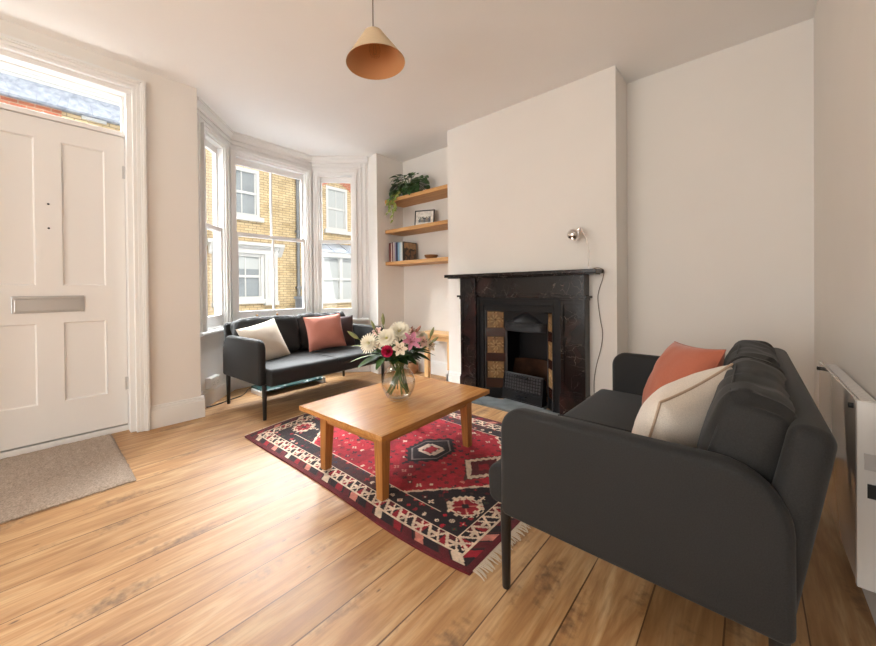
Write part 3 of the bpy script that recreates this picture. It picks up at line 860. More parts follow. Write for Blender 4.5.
for s in (-1, 1):
    bm = bmesh.new(); box(bm, s * (lx - .008) - .010, s * (lx - .008) + .0, -ly + .05, ly - .05, TZ - .092, TZ - .026) if s > 0 else box(bm, -(lx - .008), -(lx - .008) + .010, -ly + .05, ly - .05, TZ - .092, TZ - .026)
    obj('apron', bm, MT['table'], tb, smooth=False)
    bm = bmesh.new(); yy = s * (ly - .008); box(bm, -lx + .05, lx - .05, min(yy, yy - s * .01), max(yy, yy - s * .01), TZ - .092, TZ - .026)
    obj('apron', bm, MT['tablex'], tb, smooth=False)

# ------------------------------------------------------------------ red patterned rug
RGX0, RGX1, RGY0, RGY1 = -2.685, -.735, .952, 2.268
cM, cR, cR2, cD, cC, cP, cB, cN = [srgb(*q)[:3] for q in ((96, 20, 30), (176, 24, 44), (150, 18, 36), (34, 22, 28), (222, 200, 176), (206, 128, 112), (70, 34, 34), (44, 40, 62))]
def hsh(a, b, k=0):
    return (sin(a * 127.1 + b * 311.7 + k * 74.7) * 43758.5453) % 1.0
def tri(t): t %= 1.0; return 1 - abs(2 * t - 1)
def octring(px, py, r0, r1):
    q = max(abs(px), abs(py), (abs(px) + abs(py)) * .7071 * 1.0); return r0 <= q < r1
def motif(px, py, cell, k, base, cols, dens=.7):
    i, j = math.floor(px / cell), math.floor(py / cell)
    if hsh(i, j, k) > dens: return base
    cx = (i + .3 + .4 * hsh(i, j, k + 1)) * cell; cy = (j + .3 + .4 * hsh(i, j, k + 2)) * cell
    qx, qy = abs(px - cx) / cell, abs(py - cy) / cell
    c = cols[int(hsh(i, j, k + 3) * len(cols))]; typ = int(hsh(i, j, k + 4) * 3)
    if typ == 0: hit = qx + qy < .28; inn = qx + qy < .12
    elif typ == 1: hit = (qx < .09 and qy < .32) or (qy < .09 and qx < .32); inn = qx < .08 and qy < .08
    else: hit = max(qx, qy) < .2 and not (abs(qx - qy) < .05 and qx > .07); inn = False
    if inn: return cols[int(hsh(i, j, k + 5) * len(cols))]
    return c if hit else base
def rugcol(x, y):
    dl = min(x - RGX0, RGX1 - x); dw = min(y - RGY0, RGY1 - y)
    d = min(dl, dw); s = x if dw < dl else y
    if d < .024: return cM
    if d < .066:
        q = (s + d * .9) / .062; i = math.floor(q); f = q - i
        if f < .16: return cD
        return (cM, cC, cD, cR2, cM, cP, cD)[i % 7] if f > .3 or i % 2 else cB
    if d < .073: return cC
    if d < .140:
        t = (d - .073) / .067; q = s / .088; f = q % 1.0
        z = tri(q)
        if abs(t - z) < .17: return cC
        if abs(t - .5) < .11 and abs(f - .5) > .33: return cC
        if abs(t - (1 - z)) < .12 and f < .55: return cC
        return cM if t > z and math.floor(q) % 2 else (cD if math.floor(q * 2) % 3 else cR2)
    if d < .147: return cC
    rx, ry = x - (RGX0 + RGX1) / 2, y - (RGY0 + RGY1) / 2
    if dw < .236 and dl > .3:
        if dw > .229: return cC
        return motif(x, y, .055, 3, cB if hsh(math.floor(x / .2), 1) > .5 else cD, [cR, cC, cP, cM, cN, cR2], .75)
    hyx = .455 + (.42 - abs(ry)) * .93
    e = hyx - abs(rx) + .012 * (tri(ry / .05) - .5)
    if e < 0:
        ox, oy = abs(rx) - .735, abs(ry) - .325
        for r0, r1, c in ((.052, .074, cC), (.0, .052, cR2)):
            w = .010 * (1 if (math.floor((ox + 5) / .022) + math.floor((oy + 5) / .022)) % 2 else -.4)
            if octring(ox, oy, r0 + w if r0 else 0, r1 + w):
                if r0 == 0 and (abs(ox) + abs(oy) < .022 or abs(abs(ox) - abs(oy)) < .005): return cD if abs(ox) + abs(oy) < .022 else cP
                return c
        return motif(x, y, .052, 11, cD if ry * rx > 0 or True else cB, [cR2, cC, cM, cB, cR, srgb(50, 62, 48)[:3]], .75)
    if e < .018: return cC if e > .004 else cD
    if e < .03 and (math.floor(ry / .026) % 2): return cC
    # field: two dark medallions and cream diamonds
    for mx in (.23, -.23):
        qx, qy = abs(rx - mx), abs(ry)
        hx = max(qx * 1.0, qy * .62 + qx * .62)
        tooth = .012 * (math.floor((ry + 5) / .02) % 2)
        if hx < .125 + tooth * (1 if hx > .1 else 0):
            if .098 < hx < .106: return srgb(130, 120, 116)[:3]
            if hx > .09: return cD
            g = octring(rx - mx, ry, 0, .085)
            if g:
                if qx < .03 and qy < .04: return cR
                if (qx + qy) > .04 and (qx + qy) < .062: return cC
                if abs(qx - .055) < .014 and qy < .05: return cC
                if abs(qy - .055) < .012 and qx < .05: return cC
            return cD
    for mx in (.60, -.60):
        qx, qy = abs(rx - mx) / .125, abs(ry - .03) / .165
        q = qx + qy + .10 * (tri((rx + ry) / .05) - .5)
        if .74 < q < 1.0: return cC
        if q <= .74: return cM if q > .3 else cR2
        if 1.0 <= q < 1.08: return cB
    base = cR if mnoise.noise(V((x * 6, y * 6, 1))) > -.15 else cR2
    return motif(x, y, .054, 21, base, [cM, cD, cR2, cN, cB, cP, cC, cM, cM], .82)
nx, ny = 390, 264
bm = bmesh.new(); cl = bm.loops.layers.float_color.new('pattern')
gv = []
for i in range(nx + 1):
    row = []
    for j in range(ny + 1):
        x = RGX0 + (RGX1 - RGX0) * i / nx; y = RGY0 + (RGY1 - RGY0) * j / ny
        yo = (.010 * sin(x * 3.1 + .4) + .048 * max(0, (x + 1.25) / .515) ** 2) * max(0, 1 - (y - RGY0) / .4); xo = .016 * sin(y * 4 + 1) * max(0, 1 - (x - RGX0) / .3) + (.11 * max(0, 1 - (y - RGY0) / .5) ** 1.3 * max(0, 1 - (x - RGX0) / .8))
        row.append(bm.verts.new((x + xo, y + yo, .009)))
    gv.append(row)
for i in range(nx):
    for j in range(ny):
        f = bm.faces.new((gv[i][j], gv[i + 1][j], gv[i + 1][j + 1], gv[i][j + 1]))
        c = rugcol(RGX0 + (RGX1 - RGX0) * (i + .5) / nx, RGY0 + (RGY1 - RGY0) * (j + .5) / ny)
        k = .9 + .2 * random.random()
        for lp_ in f.loops: lp_[cl] = (c[0] * k, c[1] * k, c[2] * k, 1)
rim = [gv[i][0] for i in range(nx + 1)] + [gv[nx][j] for j in range(1, ny + 1)] + [gv[i][ny] for i in range(nx - 1, -1, -1)] + [gv[0][j] for j in range(ny - 1, 0, -1)]
low = [bm.verts.new((v.co.x, v.co.y, .0005)) for v in rim]
for k in range(len(rim)):
    f = bm.faces.new((rim[k], low[k], low[(k + 1) % len(low)], rim[(k + 1) % len(rim)]))
    for lp_ in f.loops: lp_[cl] = (*cM, 1)
f = bm.faces.new(low[::-1])
for lp_ in f.loops: lp_[cl] = (*cM, 1)
rug = tag(obj('rug', bm, MT['rug'], smooth=False, origin=(-1.71, 1.61, 0)), 'red and black geometric patterned wool rug under the coffee table', 'rug')
OFF[rug.name] = V((-1.71, 1.61, 0))
for xe, sg in ((RGX1, 1), (RGX0, -1)):
    bm = bmesh.new()
    for k in range(150):
        y = RGY0 + .01 + (RGY1 - RGY0 - .02) * k / 149
        xs = xe + (.11 * max(0, 1 - (y - RGY0) / .5) ** 1.3 if sg < 0 else 0) + (.016 * sin(y * 4 + 1) if sg < 0 else 0)
        l = (.045 if sg > 0 else .022) * random.uniform(.8, 1.2); dy = random.uniform(-.012, .012) - .006
        y += .052 * max(0, 1 - (y - RGY0) / .4) if sg > 0 else 0
        tube(bm, [(xs - sg * .002, y, .005), (xs + sg * l * .5, y + dy * .4, .006), (xs + sg * l, y + dy, .0025)], [.0032, .0028, .0016], 5, 2)
    obj('fringe', bm, MT['fringe'], rug, world=True)

# ------------------------------------------------------------------ door mat
bm = bmesh.new()
MX0, MX1, MY0, MY1 = -3.362, -2.44, -.85, .352
g = {}
nX, nY = 74, 96
for i in range(nX + 1):
    for j in range(nY + 1):
        x = MX0 + (MX1 - MX0) * i / nX; y = MY0 + (MY1 - MY0) * j / nY
        e = min(i, nX - i, j, nY - j)
        z = .012 + .0045 * mnoise.fractal(V((x * 45, y * 45, 0)), 1, 2, 2) if e else .006
        if e == 0: x += .006 * mnoise.noise(V((x * 60, y * 60, 3))); y += .006 * mnoise.noise(V((x * 60, y * 60, 8)))
        g[i, j] = bm.verts.new((x, y, z))
for i in range(nX):
    for j in range(nY): bm.faces.new((g[i, j], g[i + 1, j], g[i + 1, j + 1], g[i, j + 1]))
rim = [g[i, 0] for i in range(nX + 1)] + [g[nX, j] for j in range(1, nY + 1)] + [g[i, nY] for i in range(nX - 1, -1, -1)] + [g[0, j] for j in range(nY - 1, 0, -1)]
low = [bm.verts.new((v.co.x, v.co.y, .0005)) for v in rim]
for k in range(len(rim)): bm.faces.new((rim[k], low[k], low[(k + 1) % len(low)], rim[(k + 1) % len(rim)]))
bm.faces.new(low[::-1])
dm = tag(obj('door_mat', bm, MT['mat'], origin=(-2.9, -.25, 0)), 'taupe pile mat lying inside the front door', 'mat')

# ------------------------------------------------------------------ fireplace
fp = thing('fireplace', 'black marble fireplace with cast iron insert and ochre tiles', 'fireplace', (-1.5, YC, 0))
W_ = dict(parent=fp, world=True)
e_ = .001
bm = bmesh.new(); box(bm, -2.215, -.812, 2.618, YC - e_, 1.104, 1.132); box(bm, -2.19, -.835, 2.640, YC - e_, 1.094, 1.104)
obj('mantel_shelf', bm, MT['marble'], smooth=False, bevel=.003, **W_)
bm = bmesh.new(); box(bm, -1.90, -1.097, 2.700, YC - e_, .948, 1.094); box(bm, -1.90, -1.097, 2.690, YC - e_, .918, .948)
obj('frieze', bm, MT['marble'], smooth=False, bevel=.002, **W_)
for a, b in ((-2.072, -1.897), (-1.100, -.914)):
    bm = bmesh.new(); F0 = 2.684
    box(bm, a, b, F0 + .012, YC - e_, .0, .90)                         # body
    box(bm, a - .006, b + .006, F0 - .010, YC - e_, 0.0, .168); box(bm, a - .003, b + .003, F0 - .004, YC - e_, .168, .182)   # plinth
    w = .024                                                          # raised border of the panel
    box(bm, a, a + w, F0, F0 + .012, .182, .90); box(bm, b - w, b, F0, F0 + .012, .182, .90)
    box(bm, a + w, b - w, F0, F0 + .012, .182, .21); box(bm, a + w, b - w, F0, F0 + .012, .872, .90)
    box(bm, a - .006, b + .006, F0 - .008, YC - e_, .90, .918)
    box(bm, a - .022, b + .022, F0 - .026, YC - e_, .918, .936)        # cap
    box(bm, a + .002, b - .002, F0 - .004, YC - e_, .936, 1.094)       # block under the shelf
    obj('pilaster', bm, MT['marble'], smooth=False, bevel=.002, **W_)
# cast iron insert
bm = bmesh.new(); I0, I1 = -1.895, -1.102; Yf = 2.712
for q0, q1, yy in ((0, .022, Yf - .012), (.022, .062, Yf), (.062, .072, Yf - .006)):
    box(bm, I0 + q0, I0 + q1, yy, YC - e_, .0, .918 - q0); box(bm, I1 - q1, I1 - q0, yy, YC - e_, .0, .918 - q0)
    box(bm, I0 + q1, I1 - q1, yy, YC - e_, .918 - q1, .918 - q0)
obj('iron_frame', bm, MT['iron'], smooth=False, bevel=.002, **W_)
OL, OR = -1.645, -1.262                    # opening between the splayed cheeks
Yi = 2.82
for s, (xa, xb) in ((-1, (-1.822, OL)), (1, (-1.175, OR))):
    bm = bmesh.new()
    d = V((xb - xa, Yi - (Yf + .012), 0)); Ln = d.length; d.normalize(); o_ = V((xa, Yf + .012, 0)); n = V((d.y, -d.x, 0)); n = n if n.y < 0 else -n
    fbox(bm, o_, d, n, z3, 0, Ln, -.012, 0, 0, .846)
    ck = tag(obj('tiled_cheek', bm, MT['iron'], smooth=False, **W_), 'cast iron cheek with three ochre tiles'); OFF[ck.name] = OFF[fp.name]
    bm = bmesh.new()
    fbox(bm, o_, d, n, z3, Ln - .018, Ln, 0, .006, 0, .846); fbox(bm, o_, d, n, z3, 0, .008, 0, .006, 0, .846)
    obj('bead', bm, MT['ironhi'], ck, smooth=False, world=True)
    tw = min(.150, Ln - .036); t0 = .010 + (Ln - .028 - tw) / 2
    for za, zb in ((.562, .640), (.338, .412), (.79, .84), (.10, .178)):
        bm = bmesh.new(); fbox(bm, o_, d, n, z3, .008, Ln - .018, 0, .003, za, zb)
        obj('dark_tile_band', bm, MT['tilered'], ck, smooth=False, world=True)
    for za, zb in ((.640, .790), (.412, .562), (.184, .338)):
        bm = bmesh.new(); cl = bm.loops.layers.float_color.new('pattern'); K = 30; gg = {}
        for i in range(K + 1):
            for j in range(K + 1):
                u = i / K * 2 - 1; v = j / K * 2 - 1
                r = sqrt(u * u + v * v); a = atan2(v, u)
                rel = .5 + .5 * cos(8 * a + 6 * r) * (1 if r < .85 else .3)
                p = o_ + d * (t0 + tw * i / K) + z3 * (za + (zb - za) * j / K) + n * (.003 + .003 * rel * (1 if 0 < i < K and 0 < j < K else 0))
                gg[i, j] = bm.verts.new(p)
        for i in range(K):
            for j in range(K):
                f = bm.faces.new((gg[i, j], gg[i + 1, j], gg[i + 1, j + 1], gg[i, j + 1]))
                u = (i + .5) / K * 2 - 1; v = (j + .5) / K * 2 - 1; r = sqrt(u * u + v * v); a = atan2(v, u)
                c1, c2, c3 = srgb(178, 142, 94), srgb(134, 98, 58), srgb(208, 180, 132)
                if r < .16: c = c2
                elif r < .62: c = c3 if cos(8 * a + 5 * r) > .2 else c1
                elif max(abs(u), abs(v)) > .93: c = c2
                else: c = c1 if cos(4 * a) < .1 or r < .8 else (c3 if cos(12 * a + 9 * r) > 0 else c2)
                for lp_ in f.loops: lp_[cl] = c
        bmesh.ops.solidify(bm, geom=bm.faces[:], thickness=.002)
        tag(obj('tile', bm, MT['pat'], ck, world=True), 'ochre tile with a swirling flower')
bm = bmesh.new()
box(bm, -1.822, -1.175, Yf + .004, Yi, .800, .850); box(bm, OL - .02, OR + .02, Yf + .02, Yi, .79, .80)
obj('lintel', bm, MT['iron'], smooth=False, bevel=.002, **W_)
# hood with a pointed crest and a pierced rim
bm = bmesh.new()
hw = (OR - OL) / 2; cx = (OR + OL) / 2
N_ = 24; pr = []
for k in range(N_ + 1):
    t = -1 + 2 * k / N_; pr.append((cx + t * hw, 2.815 - .075 * sqrt(max(0, 1 - t * t * .9))))
def hz(t): return .700 + .095 * max(0, 1 - abs(t) * 1.25) ** .8
A = [bm.verts.new((p[0], p[1], .625)) for p in pr]; Bv = [bm.verts.new((p[0], p[1] + .006, .700)) for p in pr]
Cv = [bm.verts.new((p[0], 2.80 + .0 * i, hz(-1 + 2 * i / N_))) for i, p in enumerate(pr)]
for k in range(N_):
    bm.faces.new((A[k], A[k + 1], Bv[k + 1], Bv[k])); bm.faces.new((Bv[k], Bv[k + 1], Cv[k + 1], Cv[k]))
bmesh.ops.solidify(bm, geom=bm.faces[:], thickness=.004)
hd = obj('hood', bm, MT['ironhi'], **W_); OFF[hd.name] = OFF[fp.name]
bm = bmesh.new()
for k in range(0, N_ + 1):
    t = -1 + 2 * k / N_
    if abs(t) > .9: continue
    c = (cx + t * hw, 2.806 - .075 * sqrt(max(0, 1 - t * t * .9)), .703)
    bmesh.ops.create_icosphere(bm, subdivisions=1, radius=.0065, matrix=M.Translation(c))
tube(bm, [(p[0], p[1] - .004, .630) for p in pr], .005, 6, 0); tube(bm, [(p[0], p[1] - .004, .680) for p in pr], .003, 6, 0)
obj('beaded_rim', bm, MT['ironhi'], hd, world=True)
bm = bmesh.new()
box(bm, OL - .02, OR + .02, 2.800, 2.815, .70, .80)
obj('hood_plate', bm, MT['iron'], hd, world=True, smooth=False)
# fire chamber
bm = bmesh.new()
box(bm, OL - .012, OL, Yi - .004, 3.05, 0.03, .80); box(bm, OR, OR + .012, Yi - .004, 3.05, 0.03, .80); box(bm, OL, OR, 3.04, 3.055, .03, .80); box(bm, OL, OR, 2.83, 3.05, .78, .80)
obj('fire_chamber', bm, MT['iron'], smooth=False, **W_)
bm = bmesh.new(); K = 16; gg = []
for k in range(K + 1):
    a = pi * k / K; gg.append((cx - cos(a) * (hw - .012), 2.90 + sin(a) * .125))
A = [bm.verts.new((x, y, .03)) for x, y in gg]; Bv = [bm.verts.new((x, y, .26)) for x, y in gg]; Cv = [bm.verts.new((cx + (x - cx) * .9, y - .045 * sin(pi * i / K), .36)) for i, (x, y) in enumerate(gg)]
for P_, Q_ in ((A, Bv), (Bv, Cv)):
    for k in range(K): bm.faces.new((P_[k], P_[k + 1], Q_[k + 1], Q_[k]))
bmesh.ops.solidify(bm, geom=bm.faces[:], thickness=.01)
tag(obj('fireback', bm, MT['firebrick'], **W_), 'brown firebrick back')
# hearth
bm = bmesh.new(); box(bm, -2.10, -.87, 2.515, 2.672, 0.0005, .018); box(bm, -1.89, -1.107, 2.672, 2.698, 0.0005, .018)
box(bm, -1.80, -1.19, 2.698, 2.722, .0005, .018); box(bm, OL + .001, OR - .001, 2.722, 2.895, .0005, .018)
tag(struct('hearth', bm, MT['hearth'], smooth=False, origin=(-1.5, 2.6, 0)), 'grey slate hearth slab in front of the fireplace', 'hearth')
bpy.data.objects['hearth']['kind'] = 'thing'
# loose ash fret in the opening
ft = thing('fire_fret', 'black iron fire fret standing in the fireplace opening', 'grate', (-1.478, 2.775, .018), Rd(-6))
def fpanel(bm, x0, x1, z0, z1, y0, lean, t=.012):
    v = [bm.verts.new((x, y0 + lean * z + dy, z)) for x in (x0, x1) for z in (z0, z1) for dy in (0, t)]
    for f in ((0, 1, 3, 2), (4, 6, 7, 5), (0, 4, 5, 1), (2, 3, 7, 6), (0, 2, 6, 4), (1, 5, 7, 3)): bm.faces.new([v[i] for i in f])
bm = bmesh.new(); fpanel(bm, -.20, .20, .0, .085, -.02, .12); fpanel(bm, -.204, .204, .0, .010, -.026, .12, .02); fpanel(bm, -.204, .204, .078, .088, -.024, .12, .02)
obj('ash_door', bm, MT['iron'], ft, smooth=False, bevel=.0015)
bm = bmesh.new(); fpanel(bm, -.192, .192, .088, .225, -.008, .12)
fr_ = obj('fret_panel', bm, MT['iron'], ft, smooth=False)
bm = bmesh.new()
for k in range(15):
    x = -.188 + .0262 * k + .004
    for q in range(5):
        z = .094 + q * .0262; sh = .013 if q % 2 else 0
        if x + .018 + sh > .192: continue
        fpanel(bm, x + sh * 0, x + .017, z, z + .017, -.014, .12, .008)
obj('square_stud_pattern', bm, MT['ironhi'], fr_, smooth=False)
bm = bmesh.new(); fpanel(bm, -.196, .196, .222, .232, -.016, .12, .024); obj('top_rail', bm, MT['ironhi'], ft, smooth=False, bevel=.002)
for z, y in ((.048, -.030), (.205, -.012)):
    bm = bmesh.new(); box(bm, -.055, .055, y - .012, y + .03, z - .006, z + .008); obj('handle', bm, MT['iron'], ft, smooth=False, bevel=.003)
for s in (-1, 1):
    bm = bmesh.new(); prism(bm, [(-.02, 0), (.055, 0), (.055, .20), (.008, .226)], s * .195 - .005, s * .195 + .005, 'x')
    obj('side_plate', bm, MT['iron'], ft, smooth=False)

# ------------------------------------------------------------------ lamp on the mantel, its flex
ml = thing('clamp_lamp', 'small chrome ball lamp on a thin arm standing on the mantel', 'lamp', (-.905, 2.71, 1.132))
W_ = dict(parent=ml, world=True)
bm = bmesh.new(); lathe(bm, [(.001, 0), (.034, 0), (.034, .006), (.028, .011), (.006, .013), (.006, .02), (.001, .02)], 24, (-.892, 2.705, 1.1325)); obj('base', bm, MT['plastic'], **W_)
bm = bmesh.new(); tube(bm, [(-.892, 2.705, 1.145), (-.888, 2.703, 1.22), (-.892, 2.70, 1.30), (-.912, 2.70, 1.375), (-.938, 2.70, 1.425), (-.950, 2.70, 1.437)], .0035, 8, 6); obj('arm', bm, MT['chrome'], **W_)
bm = bmesh.new(); tube(bm, [(-.925, 2.70, 1.405), (-.945, 2.70, 1.438), (-.955, 2.70, 1.440), (-.968, 2.70, 1.428)], .0075, 8, 3); obj('swivel', bm, MT['chrome'], **W_)
ax = V((-.45, -.35, -.82)).normalized(); Rm = ax.to_track_quat('Z', 'Y').to_matrix(); c = V((-.998, 2.695, 1.398))
bm = bmesh.new(); R_ = .046
prf = [(R_ * sin(a), -R_ * cos(a)) for a in [Rd(3 + k * 7.6) for k in range(18)]]
prf += [(R_ * .70, .029), (R_ * .66, .02), (R_ * .3, -.005), (.001, -.012)]
lathe(bm, prf, 28, c, mat=Rm); hd = obj('head', bm, MT['chrome'], **W_); OFF[hd.name] = OFF[ml.name]
bm = bmesh.new(); bmesh.ops.create_uvsphere(bm, u_segments=12, v_segments=8, radius=.016, matrix=M.Translation(c + ax * .008)); obj('bulb', bm, MT['plastic'], hd, world=True)
bm = bmesh.new(); tube(bm, [(-.892, 2.725, 1.142), (-.872, 2.74, 1.142), (-.85, 2.70, 1.139), (-.835, 2.72, 1.142), (-.822, 2.755, 1.138), (-.806, 2.775, 1.12), (-.818, 2.783, 1.06), (-.846, 2.784, .97), (-.852, 2.784, .90), (-.836, 2.784, .76), (-.820, 2.784, .66), (-.832, 2.784, .55), (-.868, 2.784, .40), (-.885, 2.784, .26), (-.868, 2.76, .10), (-.862, 2.74, .006)], .0027, 6, 6)
obj('flex', bm, MT['cord'], **W_)

# ------------------------------------------------------------------ pendant lamp
pl = thing('pendant_lamp', 'beige cone pendant lamp hanging from the ceiling on a thin flex', 'lamp', (-1.515, 1.22, H))
W_ = dict(parent=pl, world=True); c = (-1.515, 1.22, 0)
bm = bmesh.new(); lathe(bm, [(.001, H - .02), (.02, H - .02), (.05, H - .004), (.05, H), (.001, H)], 24, c); obj('ceiling_rose', bm, MT['plastic'], **W_)
bm = bmesh.new(); tube(bm, [(c[0], c[1], 2.36), (c[0], c[1], H - .01)], .0032, 8, 0); obj('flex', bm, MT['cord'], **W_)
bm = bmesh.new()
prf = [(.154, 2.222), (.149, 2.228), (.060, 2.358), (.048, 2.376), (.031, 2.385), (.012, 2.387)]
sm_ = [(p.x, p.y) for p in smooth_path([(a, b, 0) for a, b in prf], 5)]
lathe(bm, sm_, 48, c); so = obj('shade', bm, MT['shade_out'], **W_); OFF[so.name] = OFF[pl.name]
bm = bmesh.new(); lathe(bm, [(.154, 2.222)] + [(max(r - .003, .004), z - .003 if z > 2.23 else z) for r, z in sm_[3:]], 48, c)
tag(obj('lining', bm, MT['shade_in'], so, world=True), 'tan inner lining')
bm = bmesh.new(); lathe(bm, [(.001, 2.380), (.017, 2.378), (.017, 2.350), (.012, 2.346), (.012, 2.338)], 20, c); obj('lamp_holder', bm, MT['black'], **W_)
bm = bmesh.new(); lathe(bm, [(.012, 2.342), (.015, 2.332), (.029, 2.300), (.031, 2.280), (.024, 2.254), (.008, 2.244), (.001, 2.243)], 24, c); bl = obj('bulb', bm, MT['bulb'], **W_); OFF[bl.name] = OFF[pl.name]
bm = bmesh.new(); tube(bm, [(c[0] - .005, c[1], 2.325), (c[0] - .010, c[1], 2.27), (c[0], c[1], 2.262), (c[0] + .010, c[1], 2.27), (c[0] + .005, c[1], 2.325)], .0012, 5, 4); obj('filament', bm, MT['brass'], bl, world=True)

TILT = M.Translation((0, 0, 2.385 - H)) @ M.Rotation(Rd(4.5), 4, V((.778, -.627, 0))) @ M.Translation((0, 0, H - 2.385))
for o in (so, bl, *so.children, *bl.children, *[q for q in pl.children if q.name.startswith('lamp_holder')]): o.data.transform(TILT)

# ------------------------------------------------------------------ alcove shelves and what stands on them
for z, lab in ((2.067, 'top oak wall shelf in the alcove, under the trailing plant'), (1.706, 'middle oak wall shelf in the alcove, carrying the picture frame'), (1.326, 'bottom oak wall shelf in the alcove, carrying the books')):
    bm = bmesh.new(); soft_prism(bm, [(XL - .008, 2.80), (CX0 - .001, 2.80), (CX0 - .001, YB - .001), (XL - .008, YB - .001)], z - .040, z, .002, 2, 'z')
    tag(obj('wall_shelf', bm, MT['shelf'], smooth=False, origin=(-2.79, 2.95, z - .04)), lab, 'shelf', 'oak alcove shelves')
def leafblade(bm, p, d, up, ln, w, fold=.25, droop=.3, n=6, mi=0):
    """one leaf: base p, direction d"""
    d = V(d).normalized(); up = V(up); s = d.cross(up); s = s.normalized() if s.length > 1e-6 else d.orthogonal().normalized(); u = s.cross(d)
    rows = []
    for k in range(n + 1):
        t = k / n; wd = w * sin(pi * min(1, t * .97 + .03)) ** .7 * (1 - t * .35)
        q = V(p) + d * (ln * t) - u * (droop * ln * t * t)
        if k == 0: wd = w * .05
        if k == n: wd = w * .02
        rows.append((bm.verts.new(q - s * wd + u * wd * fold), bm.verts.new(q), bm.verts.new(q + s * wd + u * wd * fold)))
    for k in range(n):
        for a in (0, 1):
            bm.faces.new((rows[k][a], rows[k][a + 1], rows[k + 1][a + 1], rows[k + 1][a])).material_index = mi
random.seed(11)
pp = thing('potted_plant', 'trailing green plant in a pot on the top alcove shelf', 'plant', (-3.03, 2.95, 2.067))
bm = bmesh.new(); lathe(bm, [(.001, .001), (.062, .001), (.082, .06), (.086, .13), (.080, .135), (.074, .128), (.074, .11), (.001, .11)], 28, (0, 0, 0)); obj('pot', bm, MT['pot'], pp)
bm = bmesh.new(); lathe(bm, [(.073, .11), (.04, .118), (.001, .12)], 16); obj('soil', bm, MT['soil'], pp)
bm = bmesh.new(); bs = bmesh.new()
for k in range(96):
    a = random.uniform(0, 2 * pi); r = random.uniform(.04, .245); z = random.uniform(.06, .30) - r * .26
    p = V((cos(a) * r * 1.15, sin(a) * r * .52 - .03, max(.02, z)))
    if p.y > .10: p.y = .10
    if p.x < -.20: p.x = -.20
    base = V((cos(a) * .03, sin(a) * .03, .12))
    m_ = (base + p) / 2 + V((0, 0, .05)); tube(bs, [base, m_, p], .0025, 5, 3)
    d = (p - m_).normalized(); d.z *= .4; d += V((0, -.25, -.1))
    if p.y + d.y * .08 > .13: d.y = -abs(d.y)
    if p.x < -.15: d.x = abs(d.x) * .3
    leafblade(bm, p, d, (random.uniform(-.3, .3), -.5, .9), random.uniform(.08, .115), random.uniform(.032, .046), .2, .35)
for a in (-.8, -.1, .6, 1.3):
    for s in (0, 1):
        p = V((a * .12, -.06 - .02 * s, .15 + .10 * s)); leafblade(bm, p, (a * .6, -1, .1 - s * .2), (0, -.3, 1), .10, .042, .15, .5)
for q in (bm, bs):
    for v in q.verts:
        if v.co.y > -.158: v.co.z = max(v.co.z, .006)
obj('foliage', bm, MT['leafp'], pp); obj('stalks', bs, MT['stem'], pp)
bm = bmesh.new(); bs = bmesh.new()
for k in range(5):
    x0 = random.uniform(-.17, .0); ln = random.uniform(.05, .13) if k else .22
    pts = [(x0 * .4, -.05, .13), (x0 * .8, -.13, .07), (x0, -.172, -.01), (x0 - .005, -.180, -.045 - ln * .4), (x0 + random.uniform(-.02, .02), -.176, -.045 - ln)]
    P_ = smooth_path(pts, 6); tube(bs, pts, .002, 5, 5)
    for q in range(6, len(P_), 3):
        sd = random.choice((-1, 1)); leafblade(bm, P_[q], (sd * .8, -.35, -.5), (0, -1, .3), random.uniform(.05, .065), random.uniform(.017, .023), .2, .3)
tag(obj('trailing_stems', bs, MT['leafl'], pp), 'lime green trailing stems')
tag(obj('trailing_leaves', bm, MT['leafl'], pp), 'lime green trailing leaves')
# framed print
pf = thing('picture_frame', 'thin black framed print of houses leaning on the middle alcove shelf', 'picture', (-2.78, 2.945, 1.706), Rd(24))
PT = M.Rotation(Rd(-9), 4, 'X'); fw, fh = .118, .196
bm = bmesh.new()
for q in ((-fw, -fw + .012, 0, fh), (fw - .012, fw, 0, fh), (-fw, fw, 0, .012), (-fw, fw, fh - .012, fh)): box(bm, q[0], q[1], -.009, .009, q[2], q[3])
obj('frame', xf(bm, PT), MT['black'], pf, smooth=False)
bm = bmesh.new(); cl = bm.loops.layers.float_color.new('pattern'); KX, KY = 66, 36
cW, cG, cK, cS = srgb(238, 234, 226), srgb(120, 130, 120), srgb(60, 66, 72), srgb(176, 190, 196)
for i in range(KX):
    for j in range(KY):
        u0, u1 = [-fw + .008 + (2 * fw - .016) * q / KX for q in (i, i + 1)]; v0, v1 = [.008 + (fh - .016) * q / KY for q in (j, j + 1)]
        f = bm.faces.new([bm.verts.new(q) for q in ((u0, -.004, v0), (u1, -.004, v0), (u1, -.004, v1), (u0, -.004, v1))])
        u, v = (i + .5) / KX, (j + .5) / KY; c = cW
        if .16 < u < .84 and .24 < v < .70:
            uu = (u - .16) / .68; k = math.floor(uu * 5); fx = uu * 5 - k; hgt = .42 + .10 * (hsh(k, 2) > .5) + (.05 * (1 - abs(fx - .5) * 2))
            c = cS if v > .66 - .02 * hsh(i, 3) and False else cW
            if v < hgt: c = cK if (.25 < fx < .42 or .6 < fx < .77) and (.27 < v < .33 or .37 < v < .44) else (srgb(150, 140, 128) if k % 2 else srgb(112, 118, 124))
            elif v < .62 and hsh(math.floor(uu * 14), math.floor(v * 18), 5) > .45: c = cG
            if v < .25: c = srgb(90, 92, 92)
        for lp_ in f.loops: lp_[cl] = c
bmesh.ops.remove_doubles(bm, verts=bm.verts, dist=.0002)
tag(obj('print', xf(bm, PT), MT['pat'], pf, smooth=False), 'print of a row of houses on white paper')
